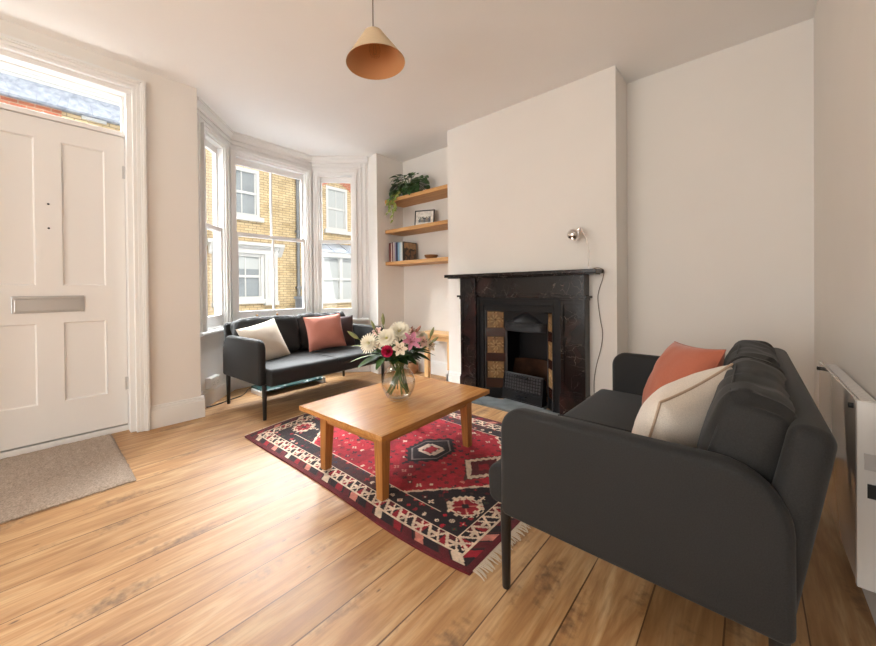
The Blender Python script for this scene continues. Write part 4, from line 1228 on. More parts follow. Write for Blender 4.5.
bm = bmesh.new(); box(bm, -fw + .006, fw - .006, .0, .007, .006, fh - .006); obj('backing_board', xf(bm, PT), MT['black'], pf, smooth=False)
bm = bmesh.new(); box(bm, -.02, .02, .030, .034, 0.003, .10); obj('strut', xf(bm, M.Rotation(Rd(12), 4, 'X')), MT['black'], pf, smooth=False)
# books
bz = 1.3265
bk = [(.034, .228, .17, (118, 52, 44), 'brick red hardback standing first at the wall end of the bottom shelf'),
      (.018, .222, .16, (232, 226, 214), 'slim white book beside the brick red one'),
      (.016, .236, .165, (108, 38, 48), 'slim maroon book, second slim volume after the brick red one'),
      (.030, .232, .165, (196, 184, 176), 'stone grey book between the maroon and the lilac ones'),
      (.020, .226, .17, (160, 150, 178), 'lilac grey paperback beside the navy book'),
      (.030, .228, .17, (40, 46, 72), 'navy blue book in the middle of the bottom shelf row'),
      (.032, .222, .17, (140, 178, 204), 'light blue book beside the navy one'),
      (.030, .218, .165, (206, 220, 228), 'pale blue white book beside the light blue one'),
      (.018, .222, .165, (238, 236, 230), 'thin white book just before the one with the picture cover')]
x = -3.268
for i, (w, h, dp, c, lab) in enumerate(bk):
    w *= .98
    t = thing('book', lab, 'book', (x + w / 2, 2.84, bz), 0, group='books on the bottom alcove shelf')
    cm = plain('cover_%d' % i, srgb(*c), .55)
    bm = bmesh.new(); box(bm, -w / 2, -w / 2 + .002, 0, dp, 0, h); box(bm, w / 2 - .002, w / 2, 0, dp, 0, h); box(bm, -w / 2, w / 2, 0, .003, 0, h); obj('cover', bm, cm, t, smooth=False)
    bm = bmesh.new(); box(bm, -w / 2 + .002, w / 2 - .002, .003, dp - .004, .003, h - .004); obj('pages', bm, MT['paper'], t, smooth=False)
    x += w + .0015
t = thing('book', 'dark book at the end of the row showing its brown picture cover', 'book', (x + .010, 2.838, bz), Rd(0), group='books on the bottom alcove shelf')
bm = bmesh.new(); box(bm, -.010, .008, 0, .215, 0, .225); obj('cover', bm, plain('dark_cover', srgb(40, 34, 32), .5), t, smooth=False)
bm = bmesh.new(); cl = bm.loops.layers.float_color.new('pattern'); K = 24
for i in range(K):
    for j in range(K):
        f = bm.faces.new([bm.verts.new((.0088, .215 * (a_) / K, .225 * (b2) / K)) for a_, b2 in ((i, j), (i + 1, j), (i + 1, j + 1), (i, j + 1))])
        q = mnoise.fractal(V((i * .22, j * .16, 3)), 1, 2, 3); u, v = i / K, j / K
        c = srgb(168, 136, 96) if v > .62 + .1 * q else (srgb(70, 56, 44) if q > .0 else srgb(126, 92, 62))
        if i < 1 or j < 1 or i > K - 2 or j > K - 2: c = srgb(52, 44, 40)
        for lp_ in f.loops: lp_[cl] = c
bmesh.ops.remove_doubles(bm, verts=bm.verts, dist=.0002)
tag(obj('cover_picture', bm, MT['pat'], t, smooth=False), 'brown landscape picture on the front cover')
bm = bmesh.new(); lathe(bm, [(.001, .0), (.036, .0), (.066, .022), (.078, .048), (.075, .049), (.062, .026), (.034, .006), (.001, .006)], 32)
bw = obj('wooden_bowl', bm, MT['bowl'], loc=(-2.655, 2.92, 1.3265)); tag(bw, 'small brown wooden bowl on the bottom alcove shelf', 'bowl')

# ------------------------------------------------------------------ side table in the alcove, little pot under it
dk = thing('side_table', 'pale wooden side table standing in the alcove under the shelves', 'table', (-2.56, 2.95, 0))
W_ = dict(parent=dk, world=True)
bm = bmesh.new(); soft_prism(bm, [(-2.80, 2.835), (-2.318, 2.835), (-2.318, 3.074), (-2.80, 3.074)], .492, .520, .003, 2, 'z'); obj('tabletop', bm, MT['deskx'], smooth=False, **W_)
for x in (-2.715, -2.385):
    for y in (2.855,):
        obj('leg', BX(x, x + .055, y, y + .045, 0, .492), MT['deskz'], smooth=False, bevel=.002, **W_)
bm = bmesh.new(); box(bm, -2.66, -2.385, 2.862, 2.876, .440, .492); obj('apron', bm, MT['deskx'], smooth=False, **W_)
bm = bmesh.new(); box(bm, -2.66, -2.385, 3.03, 3.044, .440, .492); obj('apron', bm, MT['deskx'], smooth=False, **W_)
bm = bmesh.new(); lathe(bm, [(.001, 0), (.045, 0), (.062, .03), (.066, .07), (.056, .115), (.048, .125), (.044, .122), (.05, .10), (.001, .09)], 24)
tag(obj('round_pot', bm, MT['claypot'], loc=(-3.02, 2.98, 0)), 'small round brown pot on the floor near the side table', 'pot')

# ------------------------------------------------------------------ glass vase, water, flowers
vz = .3606
VX, VY = -1.54, 1.40
vs = thing('flower_vase', 'round clear glass vase of water on the coffee table', 'vase', (VX, VY, vz))
VS = .93
po = [(.001, 0), (.052, 0), (.058, .004), (.080, .028), (.099, .066), (.106, .100), (.100, .138), (.082, .172), (.060, .198), (.052, .212), (.054, .224), (.060, .232)]
pi_ = [(.057, .233), (.051, .224), (.049, .212), (.057, .197), (.079, .170), (.097, .137), (.103, .100), (.096, .067), (.077, .030), (.054, .013), (.001, .012)]
sp = lambda P_: [(max(p.x * VS, .0005), p.y * VS) for p in smooth_path([(a, b, 0) for a, b in P_], 4)]
bm = bmesh.new(); lathe(bm, sp(po) + sp(pi_), 48); obj('bowl', bm, MT['vase'], vs)
bm = bmesh.new(); lathe(bm, [(a * VS * .995, b * VS) for a, b in ((.001, .0125), (.052, .0135), (.0755, .030), (.0945, .067), (.1015, .100), (.1, .118), (.001, .118))], 40); tag(obj('water', bm, MT['water'], vs), 'water filling half the vase')

def petal(bm, T_, ln, w, cup=.3, curl=.2, n=6, tip=.0, base=.15, mi=0):
    """petal along +X of T_ rising in Z"""
    rows = []
    for k in range(n + 1):
        t = k / n; wd = w * (base + (1 - base) * sin(pi * min(1, t * .9 + .05)) ** .8) * (1 - .3 * t)
        if k == n: wd = w * max(.06, tip)
        x_ = ln * (t - curl * .25 * t * t); z_ = ln * (cup * t - curl * t * t)
        rows.append([bm.verts.new(T_ @ V((x_, y_ * wd, z_ + abs(y_) * wd * .25))) for y_ in (-1, 0, 1)])
    for k in range(n):
        for a in (0, 1): bm.faces.new((rows[k][a], rows[k][a + 1], rows[k + 1][a + 1], rows[k + 1][a])).material_index = mi
def frame_z(d):
    return V(d).normalized().to_track_quat('Z', 'Y').to_matrix().to_4x4()
CEN = V((VX, VY, .62))
rf = random.Random(5); NS = [0]
def flower(name, label, cat, p, kind, face=None, group='flowers in the glass vase', scale=1.0, ang=None):
    p = V(p); d = (p - CEN).normalized()
    cam = V((0, 0, 1)) - p; cam.normalize()
    face = V(face) if face is not None else (d * .75 + cam * .7)
    face.normalize()
    t = thing(name, label, cat, p, group=group)
    # stem: from the head through the neck, crossing to the foot of the vase
    hd = V((p.x - VX, p.y - VY, 0)); hd = hd.normalized() if hd.length > .01 else V((1, 0, 0))
    hd.rotate(M.Rotation(rf.uniform(-.5, .5), 3, 'Z'))
    scale *= 1.0
    NS[0] += 1; ga = NS[0] * 2.39996; fd = (V((cos(ga), sin(ga), 0)) - hd * .6).normalized()
    foot = V((VX, VY, vz + .030 + rf.uniform(0, .02))) + fd * rf.uniform(.056, .072)
    neck = V((VX, VY, vz + .195)) + hd * rf.uniform(.006, .032)
    up = p - face * .02
    bm = bmesh.new(); tube(bm, [q - p for q in (foot, foot.lerp(neck, .5), neck, neck.lerp(up, .55) + V((0, 0, .012)), up, p - face * .002)], .0036 if kind != 'bud' else .0028, 6, 4)
    obj('stem', bm, MT['stem'], t)
    T0 = frame_z(face)
    def rotz(a): return T0 @ M.Rotation(a, 4, 'Z')
    if kind == 'mum':
        bm = bmesh.new()
        for ring, (cnt, ln, el, cup) in enumerate(((22, .053, 4, .05), (20, .048, 22, .12), (16, .038, 40, .2), (10, .025, 58, .3))):
            for k in range(cnt):
                T_ = rotz(2 * pi * k / cnt + ring * .2) @ M.Rotation(-Rd(el), 4, 'Y') @ M.Translation((.006, 0, 0))
                petal(bm, T_, ln * scale * rf.uniform(.92, 1.08), .0068 * scale, cup, .12, 4, .5, .5)
        obj('petals', bm, MT['petalw'], t)
        bm = bmesh.new(); bmesh.ops.create_uvsphere(bm, u_segments=14, v_segments=8, radius=.011 * scale, matrix=T0 @ M.Translation((0, 0, .004)) @ M.Scale(.7, 4, (0, 0, 1))); obj('centre', bm, MT['yolk'], t)
    elif kind in ('lily', 'alst'):
        pm = {'lily': MT['petalp'], 'alst': MT['petalc']}[kind] if ang is None else ang
        bm = bmesh.new(); ln, w = (.068, .017) if kind == 'lily' else (.040, .014)
        for k in range(6):
            T_ = rotz(2 * pi * k / 6 + rf.uniform(-.1, .1)) @ M.Rotation(-Rd(34 if k % 2 else 26), 4, 'Y') @ M.Translation((.003, 0, 0))
            petal(bm, T_, ln * scale, w * scale * (1.1 if k % 2 else .9), .15, .35, 7, .08, .25)
        obj('petals', bm, pm, t)
        bm = bmesh.new()
        for k in range(5):
            a = 2 * pi * k / 5 + .3; tip = T0 @ V((cos(a) * .013 * scale, sin(a) * .013 * scale, .034 * scale)); tube(bm, [T0 @ V((0, 0, .004)), tip], .0009, 5, 0)
            bmesh.ops.create_icosphere(bm, subdivisions=1, radius=.0026, matrix=M.Translation(tip))
        obj('stamens', bm, MT['anther'], t)
    elif kind == 'rose':
        bm = bmesh.new()
        for ring, (cnt, r, h, op) in enumerate(((3, .009, .030, 0), (4, .015, .034, 8), (5, .021, .034, 20), (5, .027, .030, 38))):
            for k in range(cnt):
                a0 = 2 * pi * k / cnt + ring * .7; rows = []
                for u in range(7):
                    a = a0 + (u / 6 - .5) * 2 * pi / cnt * 1.5
                    colm = []
                    for v in range(5):
                        tt = v / 4; rr = (r * (.35 + .65 * sin(tt * pi / 2)) + tt * tt * .010 * sin(Rd(op))) * scale; zz = (-.012 + h * tt * (1 - .12 * abs(u / 6 - .5) * 2) - (.010 * sin(Rd(op)) * tt ** 3)) * scale
                        colm.append(bm.verts.new(T0 @ V((rr * cos(a), rr * sin(a), zz))))
                    rows.append(colm)
                for u in range(6):
                    for v in range(4): bm.faces.new((rows[u][v], rows[u + 1][v], rows[u + 1][v + 1], rows[u][v + 1]))
        obj('petals', bm, MT['petalr'], t)
        bm = bmesh.new()
        for k in range(5): petal(bm, rotz(2 * pi * k / 5) @ M.Translation((0, 0, -.014)) @ M.Rotation(-Rd(10), 4, 'Y'), .026, .006, .1, .2, 4)
        obj('sepals', bm, MT['leaf'], t)
    elif kind == 'bud':
        pm = ang or MT['bud']
        bm = bmesh.new()
        lathe(bm, [(.0006, -.006), (.005, -.002), (.0085, .012), (.0085, .026), (.005, .042), (.0008, .052)], 10, (0, 0, 0), mat=T0.to_3x3())
        for v in bm.verts: v.co *= scale
        obj('bud', bm, pm, t)
        bm = bmesh.new(); lf_ = p.copy()
        q = neck.lerp(up, .75) - p
        leafblade(bm, q, face + V((rf.uniform(-.7, .7), rf.uniform(-.7, .7), -.2)), (0, 0, 1), .055, .010, .2, .3)
        obj('leaf', bm, MT['leaf'], t)
    elif kind == 'leaf':
        pass
    return t
flower('chrysanthemum', 'large white chrysanthemum at the sofa side edge of the bouquet, beyond the rose', 'flower', (-1.603, 1.241, .698), 'mum')
flower('chrysanthemum', 'white chrysanthemum directly above the magenta rose', 'flower', (-1.523, 1.300, .726), 'mum')
flower('chrysanthemum', 'white chrysanthemum topmost in the middle of the bouquet', 'flower', (-1.519, 1.393, .756), 'mum', (.45, -.6, .75), scale=1.15)
flower('chrysanthemum', 'cream white chrysanthemum behind the pink lily, toward the side table', 'flower', (-1.471, 1.521, .704), 'mum', scale=.95)
flower('rose', 'magenta rose at the front of the bouquet', 'flower', (-1.498, 1.283, .658), 'rose', scale=1.0)
flower('alstroemeria', 'cream white open flower between the rose and the pink lily', 'flower', (-1.445, 1.326, .672), 'alst', scale=1.15)
flower('lily', 'large open pink lily in the bouquet', 'flower', (-1.425, 1.390, .700), 'lily', (.75, -.25, .6), scale=1.0)
flower('alstroemeria', 'blush pink open flower at the back of the bouquet, nearest the sofa', 'flower', (-1.633, 1.328, .745), 'alst', ang=MT['petalb'])
flower('alstroemeria', 'blush pink open flower behind the topmost chrysanthemum', 'flower', (-1.60, 1.46, .765), 'alst', ang=MT['petalb'])
flower('alstroemeria', 'cream flower low at the side table edge of the bouquet', 'flower', (-1.40, 1.515, .668), 'alst')
flower('alstroemeria', 'blush open flower just above the pink lily', 'flower', (-1.475, 1.47, .735), 'alst', (.4, -.4, .8), ang=MT['petalb'])
flower('alstroemeria', 'pale blush flower between the lily and the side table edge of the bouquet', 'flower', (-1.42, 1.475, .695), 'alst', ang=MT['petalb'])
flower('alstroemeria', 'small cream flower tucked between the two front chrysanthemums', 'flower', (-1.565, 1.285, .688), 'alst', scale=.8)
flower('flower_bud', 'dusky pink bud standing above the pink lily', 'flower', (-1.533, 1.482, .735), 'bud', ang=MT['budp'], scale=1.1)
flower('flower_bud', 'dusky pink bud behind the lily, tilted to the fireplace', 'flower', (-1.468, 1.48, .752), 'bud', ang=MT['budp'], scale=1.1)
flower('flower_bud', 'dusky pink bud close under the topmost chrysanthemum', 'flower', (-1.50, 1.46, .735), 'bud', ang=MT['budp'], scale=1.0)
flower('flower_bud', 'fat green bud leaning out over the sofa side of the bouquet', 'flower', (-1.68, 1.215, .725), 'bud', face=(-.6, -.5, .55), scale=1.3)
flower('flower_bud', 'green bud standing tallest in the bouquet', 'flower', (-1.597, 1.338, .800), 'bud', face=(-.05, 0, 1), scale=1.2)
flower('flower_bud', 'green bud just beside and below the tallest one', 'flower', (-1.617, 1.290, .775), 'bud', face=(-.35, -.2, .9))
flower('flower_bud', 'green bud highest on the fireplace side of the bouquet', 'flower', (-1.399, 1.526, .725), 'bud', face=(.25, .25, .9), scale=1.1)
flower('flower_bud', 'green bud leaning farthest out toward the fireplace', 'flower', (-1.38, 1.515, .690), 'bud', face=(.6, .35, .6))
rl = random.Random(9)
def ball_leaves(n, a0, a1, r0, r1, z0, z1, ln, w):
    out = []
    for k in range(n):
        a = a0 + (a1 - a0) * (k + rl.random()) / n; r = rl.uniform(r0, r1); z = rl.uniform(z0, z1)
        p = V((VX + cos(a) * r, VY + sin(a) * r, z)); d = V((cos(a), sin(a), rl.uniform(-.45, .35))).normalized() * ln * rl.uniform(.8, 1.2)
        out.append((tuple(p), tuple(p + d), w * rl.uniform(.8, 1.2)))
    return out
def sprig(label, leaves, mat):
    t = thing('leaf_sprig', label, 'foliage', (VX, VY, vz + .22), group='greenery in the glass vase')
    bm = bmesh.new(); bs = bmesh.new(); o0 = V((VX, VY, vz + .22))
    for a, b, w in leaves:
        a = V(a) - o0; b = V(b) - o0; d = b - a
        tube(bs, [V((0, 0, -.01)) + V((a.x, a.y, 0)) * .25, a * .6 + V((0, 0, .01)), a], .002, 5, 4)
        leafblade(bm, a, d + V((0, 0, .12 * d.length)), (0, -.25, 1), d.length, w, .22, .18, 8)
    hd = V((leaves[0][1][0] - VX, leaves[0][1][1] - VY, 0)).normalized()
    tube(bs, [-hd * .055 + V((0, 0, -.192)), V((0, 0, -.1)), hd * .02 + V((0, 0, 0)), V(leaves[0][0]) - o0], .0026, 6, 4)
    obj('stalk', bs, MT['stem'], t); obj('leaves', bm, mat, t)
sprig('broad dark leaves hanging low toward the sofa, below the chrysanthemums', [((-1.565, 1.30, .63), (-1.62, 1.165, .575), .040), ((-1.56, 1.31, .62), (-1.60, 1.20, .59), .03), ((-1.53, 1.29, .62), (-1.50, 1.20, .575), .026), ((-1.56, 1.30, .64), (-1.66, 1.22, .64), .026)], MT['leaf'])
sprig('yellow green narrow leaf sticking out low on the sofa side', [((-1.60, 1.28, .63), (-1.69, 1.165, .597), .012), ((-1.60, 1.28, .66), (-1.72, 1.20, .685), .016)], MT['leafl'])
sprig('dark leaves spreading low toward the fireplace', [((-1.49, 1.44, .64), (-1.46, 1.50, .70), .026), ((-1.47, 1.43, .64), (-1.42, 1.45, .68), .026), ((-1.48, 1.42, .62), (-1.42, 1.47, .60), .028), ((-1.46, 1.44, .63), (-1.375, 1.50, .592), .026), ((-1.46, 1.45, .64), (-1.395, 1.57, .61), .026), ((-1.46, 1.42, .65), (-1.36, 1.47, .655), .022), ((-1.47, 1.40, .62), (-1.41, 1.42, .575), .022)], MT['leafd'])
sprig('dark leaves at the front, filling the space under the rose', [((-1.55, 1.34, .61), (-1.57, 1.25, .62), .028), ((-1.46, 1.34, .62), (-1.41, 1.33, .63), .026), ((-1.52, 1.30, .64), (-1.53, 1.24, .655), .026), ((-1.49, 1.36, .64), (-1.47, 1.30, .69), .024), ((-1.55, 1.36, .64), (-1.58, 1.32, .70), .024), ((-1.51, 1.40, .65), (-1.50, 1.38, .72), .024), ((-1.48, 1.33, .61), (-1.44, 1.27, .60), .030), ((-1.50, 1.32, .62), (-1.46, 1.25, .62), .030), ((-1.50, 1.36, .61), (-1.42, 1.36, .585), .028), ((-1.53, 1.32, .61), (-1.55, 1.24, .60), .030), ((-1.47, 1.38, .64), (-1.40, 1.40, .66), .024)], MT['leafd'])

sprig('mass of mid green leaves filling the middle of the bouquet between the flowers', ball_leaves(34, 0, 2 * pi, .02, .085, .60, .70, .075, .022), MT['leaf'])
sprig('collar of dark leaves around the neck of the vase', ball_leaves(20, -2.6, 2.9, .03, .05, .585, .625, .085, .024), MT['leafd'])

# ------------------------------------------------------------------ panel heater by the right wall
ph = thing('panel_heater', 'white glass fronted panel heater on the wall behind the sofa', 'heater', (.262, 1.93, 0))
W_ = dict(parent=ph, world=True)
HX0, HX1, HY0, HY1, HZ0, HZ1 = .232, .285, 1.56, 2.31, .13, .665
bm = bmesh.new(); soft_prism(bm, [(HX0 + .008, HY0), (HX1, HY0), (HX1, HY1), (HX0 + .008, HY1)], HZ0 + .01, HZ1 - .012, .006, 3, 'z'); hb = obj('body', bm, MT['heater'], **W_); OFF[hb.name] = OFF[ph.name]
bm = bmesh.new(); pts = round_poly([(HY0 + .012, HZ0), (HY1, HZ0), (HY1, HZ1), (HY0 + .012, HZ1)], [.03, .012, .012, .05], 8)
soft_prism(bm, pts, HX0, HX0 + .006, .0015, 2, 'x'); gl = obj('glass_front', bm, MT['heatglass'], **W_); OFF[gl.name] = OFF[ph.name]
bm = bmesh.new()
for k in range(26):
    y = HY0 + .06 + k * .0245; box(bm, HX0 + .014, HX1 - .006, y, y + .012, HZ1 - .013, HZ1 - .006)
obj('top_grille', bm, MT['heater'], hb, smooth=False, world=True)
bm = bmesh.new(); soft_prism(bm, round_poly([(HY0 - .004, HZ0), (HY0 + .014, HZ0), (HY0 + .014, HZ1 + .002), (HY0 - .004, HZ1 + .002)], [.003] * 4, 2), HX0 - .002, HX1, .003, 2, 'x'); obj('end_cap', bm, MT['plastic'], **W_)
for y, z in ((HY0 + .05, HZ1 - .025), (HY1 - .04, HZ1 - .03)):
    bm = bmesh.new(); lathe(bm, [(.008, 0), (.008, .010), (.001, .011)], 12, (HX0, y, z), mat=M.Rotation(-pi / 2, 3, 'Y')); obj('glass_fixing', bm, MT['black'], gl, world=True)
bm = bmesh.new(); box(bm, HX0 + .018, HX1 - .008, HY0 - .007, HY0 - .003, .395, .435); obj('control_slot', bm, MT['black'], hb, smooth=False, world=True)
bm = bmesh.new(); box(bm, HX0 + .012, HX1 - .004, HY0 - .008, HY0 - .003, .475, .52); obj('label_plate', bm, MT['steel'], hb, smooth=False, world=True)
for y in (HY0 + .10, HY1 - .14):
    bm = bmesh.new(); box(bm, HX1 - .002, XR - .0005, y, y + .04, HZ0 + .06, HZ1 - .08); obj('wall_bracket', bm, MT['heater'], smooth=False, bevel=.002, **W_)

# ------------------------------------------------------------------ glass heater behind the sofa in the bay, its cable
gh = thing('glass_panel', 'teal glass panel lying on white blocks under the bay window sofa', 'glass panel', (-3.59, 1.75, 0), Rd(2))
bm = bmesh.new(); soft_prism(bm, round_poly([(-.15, -.33), (.15, -.33), (.15, .33), (-.15, .33)], [.02] * 4, 4), .040, .055, .003, 2, 'z'); obj('sheet', bm, MT['teal'], gh, smooth=False)
for y in (-.335, .30):
    bm = bmesh.new(); box(bm, -.10, .13, y - .012, y + .012, 0, .0395); box(bm, .13, .160, y - .018, y + .018, 0, .062); obj('end_block', bm, MT['plastic'], gh, smooth=False, bevel=.004)
for y in (-.12, .12, .24):
    bm = bmesh.new(); lathe(bm, [(.011, .055), (.011, .062), (.008, .065), (.001, .065)], 12, (.13, y, 0)); obj('clip', bm, MT['plastic'], gh)
bm = bmesh.new(); tube(bm, [(-3.475, .965, .012), (-3.49, 1.0, .006), (-3.505, 1.04, .005), (-3.53, 1.10, .005), (-3.58, 1.20, .005), (-3.62, 1.29, .005), (-3.70, 1.36, .005), (-3.80, 1.42, .006), (-3.86, 1.50, .006)], .004, 6, 8)
tag(obj('power_cable', bm, MT['black'], origin=(-3.5, 1.1, 0)), 'black power cable running along the floor by the rear sofa leg', 'cable')

# ------------------------------------------------------------------ across the street
XF_ = -11.0
struct('street', BX(-10.6, -4.4, -14, 24, -.50, -.42), MT['asphalt'], smooth=False)
struct('pavement', BX(-11.0, -10.6 + .9, -14, 24, -.42, -.34), MT['pave'], smooth=False)
def far_window(par, y0, y1, z0, z1, bars=1, rail=True, blind=False, arch=False, depth=.12):
    """sash window in the facade: reveal, frame, pane, sill"""
    bm = bmesh.new(); w = .085
    x0, x1 = XF_ - depth, XF_ + .005
    box(bm, x0, x1, y0, y0 + w, z0 + w, z1 - w * 1.2); box(bm, x0, x1, y1 - w, y1, z0 + w, z1 - w * 1.2); box(bm, x0, x1, y0, y1, z1 - w * 1.2, z1); box(bm, x0, x1, y0, y1, z0, z0 + w)
    f = obj('window_frame', bm, MT['stone'], par, smooth=False, world=True); OFF[f.name] = OFF[par.name]
    bm = bmesh.new(); xs0, xs1 = XF_ - depth * .8, XF_ - depth * .5
    for k in range(bars):
        y = y0 + w + (y1 - y0 - 2 * w) * (k + 1) / (bars + 1); box(bm, xs0, xs1, y - .016, y + .016, z0, z1)
    if rail: box(bm, xs0 + .01, xs1 + .03, y0 + w, y1 - w, (z0 + z1) / 2 - .035, (z0 + z1) / 2 + .035)
    for s in (y0 + w, y1 - w - .035): box(bm, xs0, xs1 + .01, s, s + .035, z0, z1)
    obj('sash_bars', bm, MT['stone'], f, smooth=False, world=True)
    obj('pane', BX(xs0 + .005, xs0 + .015, y0 + w, y1 - w, z0 + w, z1 - w), MT['pane'], f, smooth=False, world=True)
    if blind: obj('blind', BX(xs0 + .016, xs0 + .024, y0 + w, y1 - w, z1 - w - (z1 - z0) * blind, z1 - w), MT['blind'], f, smooth=False, world=True)
    obj('sill', BX(XF_ - .01, XF_ + .11, y0 - .09, y1 + .09, z0 - .13, z0), MT['stone'], par, smooth=False, world=True, bevel=.01)
    return f
hb_ = thing('terraced_house', 'yellow brick terraced house opposite with a white framed ground floor window', 'building', (XF_, 4.4, -.4))
bm = bmesh.new()
def wall_holes(bm, ya, yb, za, zb, holes, t=.3):
    ys = sorted({ya, yb, *[h[0] for h in holes], *[h[1] for h in holes]}); zs = sorted({za, zb, *[h[2] for h in holes], *[h[3] for h in holes]})
    for i in range(len(ys) - 1):
        for j in range(len(zs) - 1):
            cy, cz = (ys[i] + ys[i + 1]) / 2, (zs[j] + zs[j + 1]) / 2
            if any(h[0] < cy < h[1] and h[2] < cz < h[3] for h in holes): continue
            box(bm, XF_ - t, XF_, ys[i], ys[i + 1], zs[j], zs[j + 1])
U1 = (3.55, 4.50, 3.16, 4.56); G1 = (3.60, 4.60, .74, 2.10)
wall_holes(bm, 2.5, 5.9, -.35, 5.6, [U1, G1]); obj('wall', bm, MT['brick'], hb_, smooth=False, world=True)
far_window(hb_, *U1, bars=1); far_window(hb_, *G1, bars=1, blind=.28)
bm = bmesh.new()
for ya, yb in ((4.60, 4.98), (3.22, 3.60)):
    box(bm, XF_, XF_ + .10, ya, yb, .62, 2.08); box(bm, XF_, XF_ + .14, ya - .02, yb + .02, .55, .68); box(bm, XF_ + .10, XF_ + .12, ya + .08, yb - .08, .8, 1.98)
obj('white_pilasters', bm, MT['stone'], hb_, smooth=False, world=True, bevel=.01)
bm = bmesh.new(); box(bm, XF_, XF_ + .10, 3.15, 5.02, 2.08, 2.22); box(bm, XF_, XF_ + .16, 3.12, 5.06, 2.22, 2.30); box(bm, XF_, XF_ + .26, 3.06, 5.14, 2.30, 2.40)
obj('cornice', bm, MT['stone'], hb_, smooth=False, world=True, bevel=.012)
bm = bmesh.new()
for ya in (3.14, 5.0):
    prism(bm, [(XF_, 2.02), (XF_ + .05, 2.05), (XF_ + .20, 2.24), (XF_ + .24, 2.30), (XF_, 2.30)], ya, ya + .13, 'y')
obj('corbel', bm, MT['stone'], hb_, smooth=False, world=True)
bm = bmesh.new(); box(bm, XF_ - .04, XF_ + .14, 3.75, 4.35, .74, .86)
for k in range(5): bmesh.ops.create_icosphere(bm, subdivisions=2, radius=.09, matrix=M.Translation((XF_ - .02, 3.82 + .12 * k, .87 + .04 * (k % 2))))
bm.free()
bm = bmesh.new(); box(bm, XF_ - .4, XF_ + .2, 2.5, 5.9, 5.6, 5.75); obj('parapet_coping', bm, MT['stone'], hb_, smooth=False, world=True)
hc = thing('terraced_house', 'house opposite with a red arched window and a lead roofed bay', 'building', (XF_, 7.5, -.4))
U2 = (6.72, 7.58, 3.10, 4.62); bm = bmesh.new()
wall_holes(bm, 5.95, 10.5, -.35, 5.6, [U2]); obj('wall', bm, MT['brick'], hc, smooth=False, world=True)
far_window(hc, *U2, bars=1, blind=.9)
bm = bmesh.new(); pts = [(6.55, 4.52), (6.66, 4.62)] + [(6.66 + (7.64 - 6.66) * k / 10, 4.62 + .16 * sin(pi * k / 10)) for k in range(1, 10)] + [(7.64, 4.62), (7.75, 4.52), (7.86, 4.80)] + [(6.44 + (7.86 - 6.44) * (10 - k) / 10, 4.80 + .2 * sin(pi * k / 10)) for k in range(1, 10)] + [(6.44, 4.80)]
prism(bm, pts, XF_, XF_ + .015, 'x'); obj('brick_arch', bm, MT['brickr'], hc, smooth=False, world=True)
# ground floor bay
bm = bmesh.new(); box(bm, XF_, XF_ + .55, 6.15, 8.3, -.35, .62); obj('bay_base', bm, MT['brick'], hc, smooth=False, world=True)
bm = bmesh.new()
for y in (6.15, 6.85, 7.55, 8.2): box(bm, XF_, XF_ + .58, y, y + .12, .62, 2.15)
box(bm, XF_, XF_ + .66, 6.1, 8.36, .56, .68); box(bm, XF_, XF_ + .66, 6.1, 8.36, 2.08, 2.24); box(bm, XF_ + .48, XF_ + .54, 6.2, 8.25, 1.32, 1.40)
obj('bay_frame', bm, MT['stone'], hc, smooth=False, world=True)
bm = bmesh.new()
for y in (6.27, 6.97, 7.67): box(bm, XF_ + .46, XF_ + .47, y, y + .58, .68, 2.1)
obj('bay_blinds', bm, MT['blind'], hc, smooth=False, world=True)
bm = bmesh.new(); v = [bm.verts.new(q) for q in ((XF_ + .70, 6.05, 2.24), (XF_ + .70, 8.4, 2.24), (XF_, 8.4, 2.62), (XF_, 6.05, 2.62), (XF_, 6.05, 2.24), (XF_, 8.4, 2.24))]
for f in ((0, 1, 2, 3), (0, 3, 4), (1, 5, 2), (0, 4, 5, 1), (3, 2, 5, 4)): bm.faces.new([v[i] for i in f])
for y in (6.6, 7.2, 7.8): fbox(bm, (XF_ + .70, y, 2.245), V((-.70, 0, .38)).normalized(), (0, 1, 0), (.48, 0, .88), 0, .79, -.012, .012, 0, .02)
obj('lead_roof', bm, MT['lead'], hc, smooth=False, world=True)
ha = thing('terraced_house', 'slate roofed house opposite seen through the glass over the front door', 'building', (XF_, -1.5, -.4))
bm = bmesh.new(); box(bm, XF_ - .3, XF_, -6, 2.48, -.35, 4.88); obj('wall', bm, MT['brick'], ha, smooth=False, world=True)
bm = bmesh.new(); box(bm, XF_, XF_ + .03, -6, .45, 4.70, 4.92); obj('red_brick_band', bm, MT['brickr'], ha, smooth=False, world=True)
bm = bmesh.new(); box(bm, XF_, XF_ + .06, .75, 1.15, 4.80, 4.92); box(bm, XF_ + .0, XF_ + .05, -6, 2.48, 4.60, 4.70); obj('stone_blocks', bm, MT['stone'], ha, smooth=False, world=True)
bm = bmesh.new(); prism(bm, [(XF_ + .14, 4.86), (XF_ + .16, 4.90), (XF_ - .02, 5.32), (XF_ - .3, 5.32), (XF_ - .3, 4.86)], -6, 2.48, 'y'); obj('slate_roof', bm, MT['slate'], ha, smooth=False, world=True)
bm = bmesh.new(); box(bm, XF_ - .30, XF_ - .10, -6, 2.48, 5.32, 5.95)
for k in range(8): box(bm, XF_ - .10, XF_ - .07, -6, 2.48, 5.34 + k * .075, 5.34 + k * .075 + .062)
obj('white_boarding', bm, MT['stone'], ha, smooth=False, world=True)
dp = thing('downpipe', 'grey downpipe on the brick front of the house opposite', 'pipe', (XF_ + .07, 5.66, -.35))
bm = bmesh.new(); tube(bm, [(0, 0, .0), (0, 0, 5.9)], .055, 12, 0); obj('pipe', bm, MT['pipe'], dp)
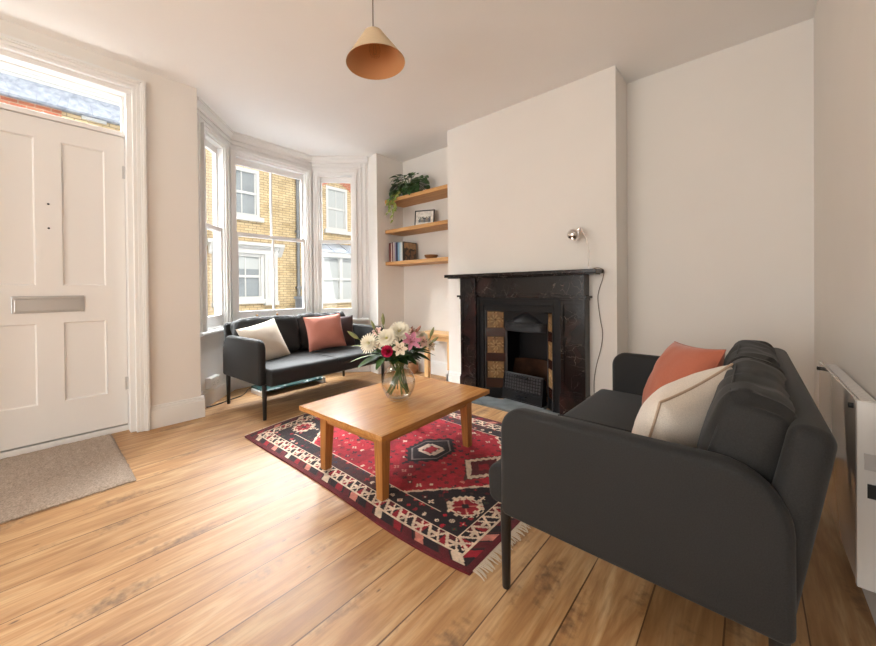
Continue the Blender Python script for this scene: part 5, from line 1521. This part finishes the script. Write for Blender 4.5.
bm = bmesh.new(); tube(bm, [(0, .2, .0), (0, .2, 5.9)], .05, 12, 0); obj('second_pipe', bm, MT['stone'], dp)
for z in (1.4, 3.2, 5.0):
    bm = bmesh.new(); box(bm, -.07, .06, -.08, .28, z, z + .07); obj('bracket', bm, MT['pipe'], dp, smooth=False)
bn = thing('planter_box', 'blue grey planter box standing against the house opposite', 'planter', (XF_ + .55, 5.65, -.34))
bm = bmesh.new(); box(bm, -.25, .25, -.24, .24, 0, 1.06); obj('box', bm, MT['binm'], bn, smooth=False, bevel=.02)
bm = bmesh.new(); box(bm, -.28, .28, -.27, .27, 1.06, 1.14); obj('rim', bm, MT['binm'], bn, smooth=False, bevel=.015)

# ------------------------------------------------------------------ light
wd = bpy.data.worlds.new('sky'); scn.world = wd; wd.use_nodes = True
nt = wd.node_tree; nt.nodes.clear()
out = N(nt, 'ShaderNodeOutputWorld'); bg = N(nt, 'ShaderNodeBackground'); sk_ = N(nt, 'ShaderNodeTexSky')
sk_.sky_type = 'HOSEK_WILKIE'; sk_.turbidity = 6.0; sk_.ground_albedo = .4; sk_.sun_direction = V((.75, -.35, .56)).normalized()
hs = N(nt, 'ShaderNodeHueSaturation'); hs.inputs['Saturation'].default_value = .35
L(nt, sk_.outputs[0], hs.inputs['Color']); L(nt, hs.outputs[0], bg.inputs[0]); L(nt, bg.outputs[0], out.inputs[0])
bg.inputs[1].default_value = WORLD
def sun(name, frm, e, ang, c=(1, 1, 1)):
    l = bpy.data.lights.new(name, 'SUN'); l.energy = e; l.angle = Rd(ang); l.color = c
    o = bpy.data.objects.new(name, l); col.objects.link(o); o.rotation_euler = V(frm).normalized().to_track_quat('Z', 'Y').to_euler(); o.location = V(frm) * 5
sun('sunlight', (.80, .06, .60), SUN, 2, (1, .95, .86))
sun('bay_skylight', (-.64, .05, .76), SKYBAY, 80, (.96, .98, 1))
l = bpy.data.lights.new('rear_fill', 'AREA'); l.shape = 'RECTANGLE'; l.size = 2.9; l.size_y = 2.1; l.energy = REAR; l.color = (1, .972, .94)
o = bpy.data.objects.new('rear_fill', l); col.objects.link(o); o.location = ((RX0 + RX1) / 2, YR - .35, 1.25); o.rotation_euler = (Rd(90), 0, 0)
o.rotation_euler = V((0, -1, -.28)).to_track_quat('Z', 'Y').to_euler()

# ------------------------------------------------------------------ camera
f_, cy_, yaw, pt, ro = 355.3834, 291.072, .7197, -.0065, -.0095
Fv = V((-sin(yaw) * cos(pt), cos(yaw) * cos(pt), sin(pt))); R0 = V((cos(yaw), sin(yaw), 0)); U0 = R0.cross(Fv)
Rv = R0 * cos(ro) + U0 * sin(ro); Uv = U0 * cos(ro) - R0 * sin(ro)
cd = bpy.data.cameras.new('camera'); cam = bpy.data.objects.new('camera', cd); col.objects.link(cam)
cd.sensor_fit = 'HORIZONTAL'; cd.sensor_width = 36; cd.lens = f_ / 876 * 36; cd.clip_start = .01; cd.clip_end = 200
cd.shift_y = (cy_ - 323) / 876
mw = M((Rv, Uv, -Fv)).transposed().to_4x4(); mw.translation = V((0, 0, 1)); cam.matrix_world = mw
scn.camera = cam
scn.view_settings.view_transform = 'Standard'; scn.view_settings.look = 'None'; scn.view_settings.gamma = 1; scn.view_settings.exposure = EXPOSURE
scn.view_settings.use_curve_mapping = False
